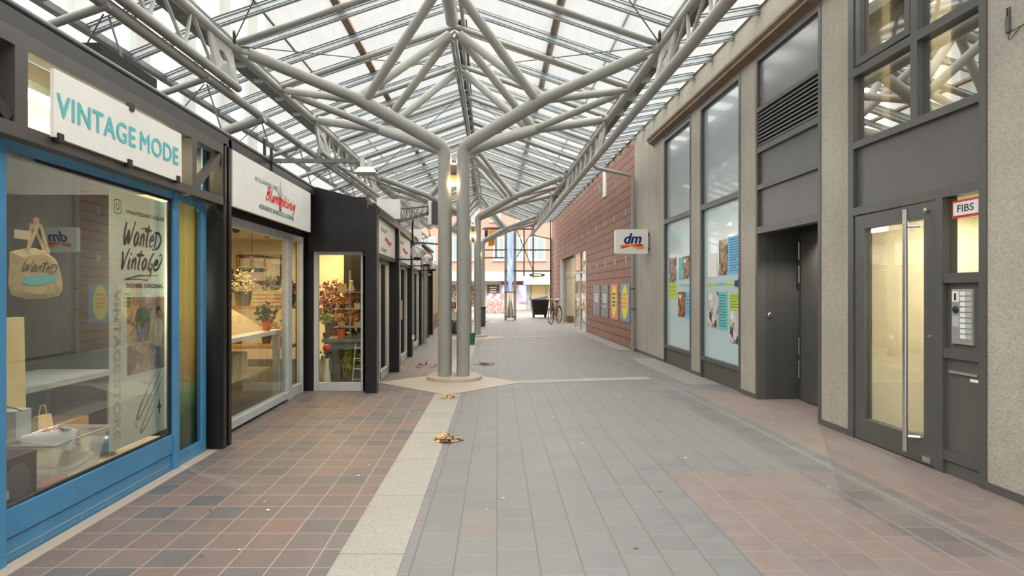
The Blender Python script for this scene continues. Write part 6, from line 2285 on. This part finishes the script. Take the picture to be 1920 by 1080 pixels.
MB().tube([bp(0.20, 0.90), bp(0.20, 1.0)], 0.012, 8).build('stem', m['chrome'], bc)
MB().ball(bp(0.76, 0.90), 0.12, 12, 8, sq=(0.6, 1.0, 0.35)).build('saddle', m['rubber'], bc, smooth=True)
MB().tube([bp(0.60, 0.30, -0.10), bp(0.60, 0.30, 0.10)], 0.012, 8).build('crank_axle', m['chrome'], bc)
mb = MB()
for k in range(12):
    a0, a1 = math.radians(30 + k * 11), math.radians(41 + k * 11)
    mb.tube([bp(1.04 + 0.37 * math.cos(a0), 0.34 + 0.37 * math.sin(a0)), bp(1.04 + 0.37 * math.cos(a1), 0.34 + 0.37 * math.sin(a1))], 0.022, 6)
mb.build('rear_mudguard', m['plastic_black'], bc, smooth=True)

# blue lit steel pylon
py_ = empty('light_pylon', (1.2, 27.6, 0), 'tall steel pylon with a blue lit glass core at the arcade mouth', 'pylon')
for x in (0.98, 1.40):
    MB().box((x - 0.06, 27.5, 0), (x + 0.06, 27.62, 4.25)).build('steel_leg', m['steel'], py_)
MB().lathe((1.19, 27.56, 1.15), [(0.0, 0.0), (0.14, 0.85), (0.15, 1.0), (0.15, 3.15)], 20).build('glass_core', m['led_blue'], py_, smooth=True)
MB().lathe((1.19, 27.56, 0.10), [(0.14, 0.0), (0.12, 0.4), (0.05, 1.0), (0.0, 1.2)], 20).build('steel_cone', m['chrome'], py_, smooth=True)
for z in (0.16, 1.28, 2.25, 3.22):
    MB().box((0.92, 27.48, z - 0.02), (1.46, 27.64, z + 0.02)).build('cross_band', m['galv'], py_)

# postcard racks
for i, (x, mt, lab) in enumerate(((0.38, 'postcards', 'leftmost postcard rack before the far shops'), (0.85, 'postcards', 'middle postcard rack before the far shops'), (1.35, 'postcards_red', 'rightmost postcard rack with reddish cards before the far shops'))):
    r_ = empty('card_rack', (x, 36.2, 0), lab, 'rack', 'postcard racks outside the far shop')
    MB().hexa([(x - 0.22, 35.9, 0.10), (x + 0.22, 35.9, 0.10), (x + 0.22, 36.0, 0.10), (x - 0.22, 36.0, 0.10)], [(x - 0.30, 36.35, 1.15), (x + 0.16, 36.35, 1.20), (x + 0.16, 36.45, 1.20), (x - 0.30, 36.45, 1.15)]).build('card_panel', m[mt], r_)
    for sx in (-0.18, 0.18):
        MB().tube([(x + sx, 35.95, 0.0), (x + sx - 0.03, 36.2, 0.6)], 0.015, 6).build('leg', m['galv'], r_)
        MB().tube([(x + sx, 36.6, 0.0), (x + sx - 0.05, 36.4, 0.9)], 0.015, 6).build('leg', m['galv'], r_)

# flag-like hanging sign near the mouth
hs = empty('hanging_sign', (0.32, 26.6, 3.7), 'blue and yellow hanging sign beside the farthest steel column', 'sign')
MB().box((0.02, 26.6, 3.55), (0.16, 26.66, 4.02)).build('blue_field', m['navy'], hs)
mb = MB()
mb.prism([(0.18, 3.3), (0.46, 3.35), (0.48, 4.0), (0.18, 4.05)], 'y', 26.6, 26.66)
mb.build('yellow_field', m['orange'], hs)
MB().tube([(-0.02, 26.63, 4.10), (1.1, 26.63, 4.13)], 0.04, 8).build('sign_rail', m['galv'], hs, smooth=True)

# ================================================================== PERSON seated beyond the nearest column


def skin_body(name, chain, radii, edges, mat, parent, sub=2):
    me = bpy.data.meshes.new(name)
    off = Vector((0, 0, 0))
    q = parent
    while q is not None:
        off += q.location
        q = q.parent
    me.from_pydata([tuple(Vector(c) - off) for c in chain], edges, [])
    me.materials.append(mat)
    o = bpy.data.objects.new(name, me)
    COL.objects.link(o)
    o.parent = parent
    md = o.modifiers.new('skin', 'SKIN')
    for i, r in enumerate(radii):
        v = me.skin_vertices[0].data[i]
        v.radius = (r, r)
    me.skin_vertices[0].data[0].use_root = True
    ss = o.modifiers.new('sub', 'SUBSURF')
    ss.levels = sub
    ss.render_levels = sub
    return o


px_, py0 = -0.985, 18.9
pe = empty('person', (px_, py0, 0.0), 'person in a white patterned jacket and pale cap sitting low beyond the nearest column', 'person')
tag(MB().box((-1.14, 18.85, 0.006), (-0.82, 19.15, 0.20)).build('low_stool', m['wood_dark']), 'low dark stool under the seated person', 'stool')
body = [(px_, 19.0, 0.27), (px_, 19.02, 0.42), (px_, 19.0, 0.60), (px_, 18.97, 0.70), (px_, 18.94, 0.80),
        (px_ - 0.17, 18.98, 0.63), (px_ - 0.24, 18.88, 0.42), (px_ - 0.12, 18.70, 0.36),
        (px_ + 0.17, 18.98, 0.63), (px_ + 0.24, 18.88, 0.42), (px_ + 0.12, 18.70, 0.36),
        (px_ - 0.10, 18.88, 0.27), (px_ - 0.14, 18.58, 0.40), (px_ - 0.14, 18.62, 0.06), (px_ - 0.15, 18.48, 0.035),
        (px_ + 0.10, 18.88, 0.27), (px_ + 0.14, 18.58, 0.40), (px_ + 0.14, 18.62, 0.06), (px_ + 0.15, 18.48, 0.035)]
rad = [0.14, 0.125, 0.13, 0.06, 0.05, 0.06, 0.046, 0.032, 0.06, 0.046, 0.032, 0.085, 0.06, 0.042, 0.032, 0.085, 0.06, 0.042, 0.032]
ed = [(0, 1), (1, 2), (2, 3), (3, 4), (2, 5), (5, 6), (6, 7), (2, 8), (8, 9), (9, 10), (0, 11), (11, 12), (12, 13), (13, 14), (0, 15), (15, 16), (16, 17), (17, 18)]
sb = skin_body('body', body, rad, ed, m['jacket'], pe)
skin_body('trousers', body[0:1] + body[11:14] + body[15:18], [0.15, 0.093, 0.068, 0.050, 0.093, 0.068, 0.050], [(0, 1), (1, 2), (2, 3), (0, 4), (4, 5), (5, 6)], m['trouser'], pe)
for s in (-0.14, 0.14):
    MB().ball((px_ + s, 18.53, 0.045), 0.05, 14, 8, sq=(0.9, 2.3, 0.85)).build('shoe', m['plastic_black'], pe, smooth=True)
hd_ = MB().ball((px_, 18.92, 0.905), 0.095, 20, 14, sq=(0.80, 0.98, 1.15))
hd_.ball((px_, 18.885, 0.855), 0.055, 16, 10, sq=(0.95, 1.0, 1.0))
for s in (-0.078, 0.078):
    hd_.ball((px_ + s, 18.93, 0.895), 0.020, 10, 6, sq=(0.5, 0.8, 1.4))
hd_.build('head', m['skin'], pe, smooth=True)
fc = MB()
fc.ball((px_, 18.828, 0.890), 0.013, 10, 6, sq=(0.8, 1.1, 1.5))
fc.build('nose', m['skin'], pe, smooth=True)
fc = MB()
for sx in (-0.032, 0.032):
    fc.ball((px_ + sx, 18.838, 0.915), 0.0075, 8, 6)
fc.build('eyes', m['ink'], pe, smooth=True)
MB().box((px_ - 0.020, 18.828, 0.852), (px_ + 0.020, 18.84, 0.858)).build('mouth', m['pink'], pe)
hr_ = MB().ball((px_, 18.955, 0.905), 0.105, 20, 12, sq=(0.98, 0.85, 1.15))
hr_.ball((px_ - 0.072, 18.955, 0.82), 0.045, 12, 8, sq=(0.6, 1.1, 1.9))
hr_.ball((px_ + 0.072, 18.955, 0.82), 0.045, 12, 8, sq=(0.6, 1.1, 1.9))
hr_.build('hair', m['hair'], pe, smooth=True)
cp_ = MB().lathe((px_, 18.93, 0.955), [(0.105, 0.0), (0.108, 0.03), (0.09, 0.075), (0.05, 0.095), (0.0, 0.10)], 20)
cp_.build('cap', m['alu_light'], pe, smooth=True)
for s in (-1, 1):
    hb = Vector((px_ + s * 0.12, 18.70, 0.36))
    pts = [hb, hb + Vector((-s * 0.02, -0.05, 0.01))]
    rds = [0.026, 0.026]
    eds = [(0, 1)]
    for k in range(4):
        b = hb + Vector((-s * 0.02 + (k - 1.5) * 0.016, -0.055, 0.012))
        pts += [b, b + Vector((0, -0.035 - 0.004 * (k in (1, 2)), -0.004)), b + Vector((0, -0.055 - 0.008 * (k in (1, 2)), -0.022))]
        rds += [0.010, 0.009, 0.008]
        n0 = len(pts) - 3
        eds += [(1, n0), (n0, n0 + 1), (n0 + 1, n0 + 2)]
    b = hb + Vector((-s * 0.045, -0.02, 0.0))
    pts += [b, b + Vector((-s * 0.02, -0.03, -0.008))]
    rds += [0.011, 0.009]
    eds += [(0, len(pts) - 2), (len(pts) - 2, len(pts) - 1)]
    skin_body('hand', pts, rds, eds, m['skin'], pe, 1)

# ================================================================== STREET BEYOND AND NEIGHBOURING BUILDINGS
fb_ = empty('street_building', (0, 42.0, 0), 'salmon brick building with white windows across the far street', 'building')
MB().box((-9, 42.0, 2.66), (9, 46, 8.2)).build('brick_wall', m['salmon'], fb_)
MB().box((-9, 42.6, 0.0), (9, 46, 2.66)).build('ground_floor_wall', m['cream_wall'], fb_)
MB().box((-9, 41.2, 2.02), (9, 42.3, 2.68)).build('white_canopy', m['stone_white'], fb_)
MB().box((2.7, 41.1, 1.78), (9, 42.2, 2.30)).build('cream_canopy', m['cream_wall'], fb_)
for (x0, x1, z0, z1) in [(0.62, 1.42, 3.5, 5.1), (2.15, 2.75, 3.5, 5.1), (3.05, 4.25, 3.5, 5.1), (4.9, 6.0, 3.5, 5.1), (-1.0, -0.2, 3.5, 5.1), (-2.6, -1.7, 3.5, 5.1), (-4.4, -3.4, 3.5, 5.1), (0.45, 1.15, 6.2, 7.4), (2.3, 3.2, 6.2, 7.4), (-1.4, -0.5, 6.2, 7.4), (-6.2, -5.2, 3.5, 5.1)]:
    wf = MB().box((x0, 41.95, z0), (x1, 42.02, z1)).build('window', m['white'], fb_)
    MB().box((x0 + 0.10, 41.93, z0 + 0.1), ((x0 + x1) / 2 - 0.04, 41.96, z1 - 0.1)).build('pane', m['frost_upper'], wf)
    MB().box(((x0 + x1) / 2 + 0.04, 41.93, z0 + 0.1), (x1 - 0.10, 41.96, z1 - 0.1)).build('pane', m['frost_upper'], wf)
    MB().box((x0 - 0.1, 41.88, z0 - 0.1), (x1 + 0.1, 42.02, z0)).build('sill', m['stone_white'], wf)
for (x0, x1, mt, z0, z1) in [(0.25, 1.0, 'wood_dark', 0.9, 1.75), (1.25, 1.62, 'led_poster', 0.5, 1.75), (2.45, 2.95, 'led_poster', 0.5, 1.75), (3.3, 4.35, 'beige', 0.1, 1.75), (4.45, 5.2, 'beige', 0.1, 1.75), (-1.5, -0.2, 'photo_fire', 0.3, 1.75), (-3.4, -2.0, 'photo_brown', 0.3, 1.75)]:
    MB().box((x0, 42.45, z0), (x1, 42.62, z1)).build('shop_window', m[mt], fb_)
mb = MB()
for k in range(3):
    mb.box((0.36 + 0.05 * (k % 2), 42.43, 1.55 - 0.16 * k), (0.88 - 0.05 * (k % 2), 42.45, 1.62 - 0.16 * k))
mb.build('sign_strokes', m['white'], fb_)
for (x0, x1) in ((0.10, 0.18), (1.08, 1.16), (1.7, 1.78), (3.05, 3.25), (4.36, 4.44)):
    MB().box((x0, 42.35, 0), (x1, 42.62, 2.02)).build('shopfront_post', m['stone_white'], fb_)
mb = MB()
mb.plate((3.6, 41.09, 2.42), X, Z, [(0.55 * math.cos(t * math.pi / 10), 0.11 * math.sin(t * math.pi / 10)) for t in range(20)], 0.03)
mb.build('oval_emblem', m['plastic_black'], fb_)
mb = MB()
mb.plate((3.6, 41.05, 2.42), X, Z, [(0.28, -0.05), (0.28, 0.05), (-0.28, 0.05), (-0.28, -0.05)], 0.01)
mb.build('emblem_plate', m['beige'], fb_)
MB().box((1.25, 42.4, 1.78), (2.95, 42.62, 2.02)).build('brick_lintel', m['terracotta'], fb_)

# pale corrugated hall behind the left shop row and a taller pale block, both seen through the roof glass
ch = empty('corrugated_hall', (-7.5, 6, 0), 'white corrugated building side seen through the roof glass at upper left', 'building')
MB().box((-7.6, -2, 0), (-7.3, 9.5, 6.6)).build('corrugated_wall', m['corrugated'], ch)
MB().box((-7.6, 9.5, 0), (-7.3, 13.0, 6.2)).build('plain_wall', m['stone_white'], ch)
tbk = empty('tall_block', (-9, 14, 0), 'pale tall block with white pilasters seen faintly through the roof glass', 'building')
MB().box((-12, 11.5, 0), (-8.0, 22, 13)).build('block_wall', m['alu_light'], tbk)
for k in range(5):
    y = 11.7 + 2.2 * k
    MB().box((-8.0, y, 0), (-7.7, y + 0.6, 13)).build('pilaster', m['stone_white'], tbk)
for k in range(4):
    MB().box((-8.0, 12.5 + 2.2 * k, 6.6), (-7.97, 13.7 + 2.2 * k, 8.4)).build('window', m['frost_upper'], tbk)
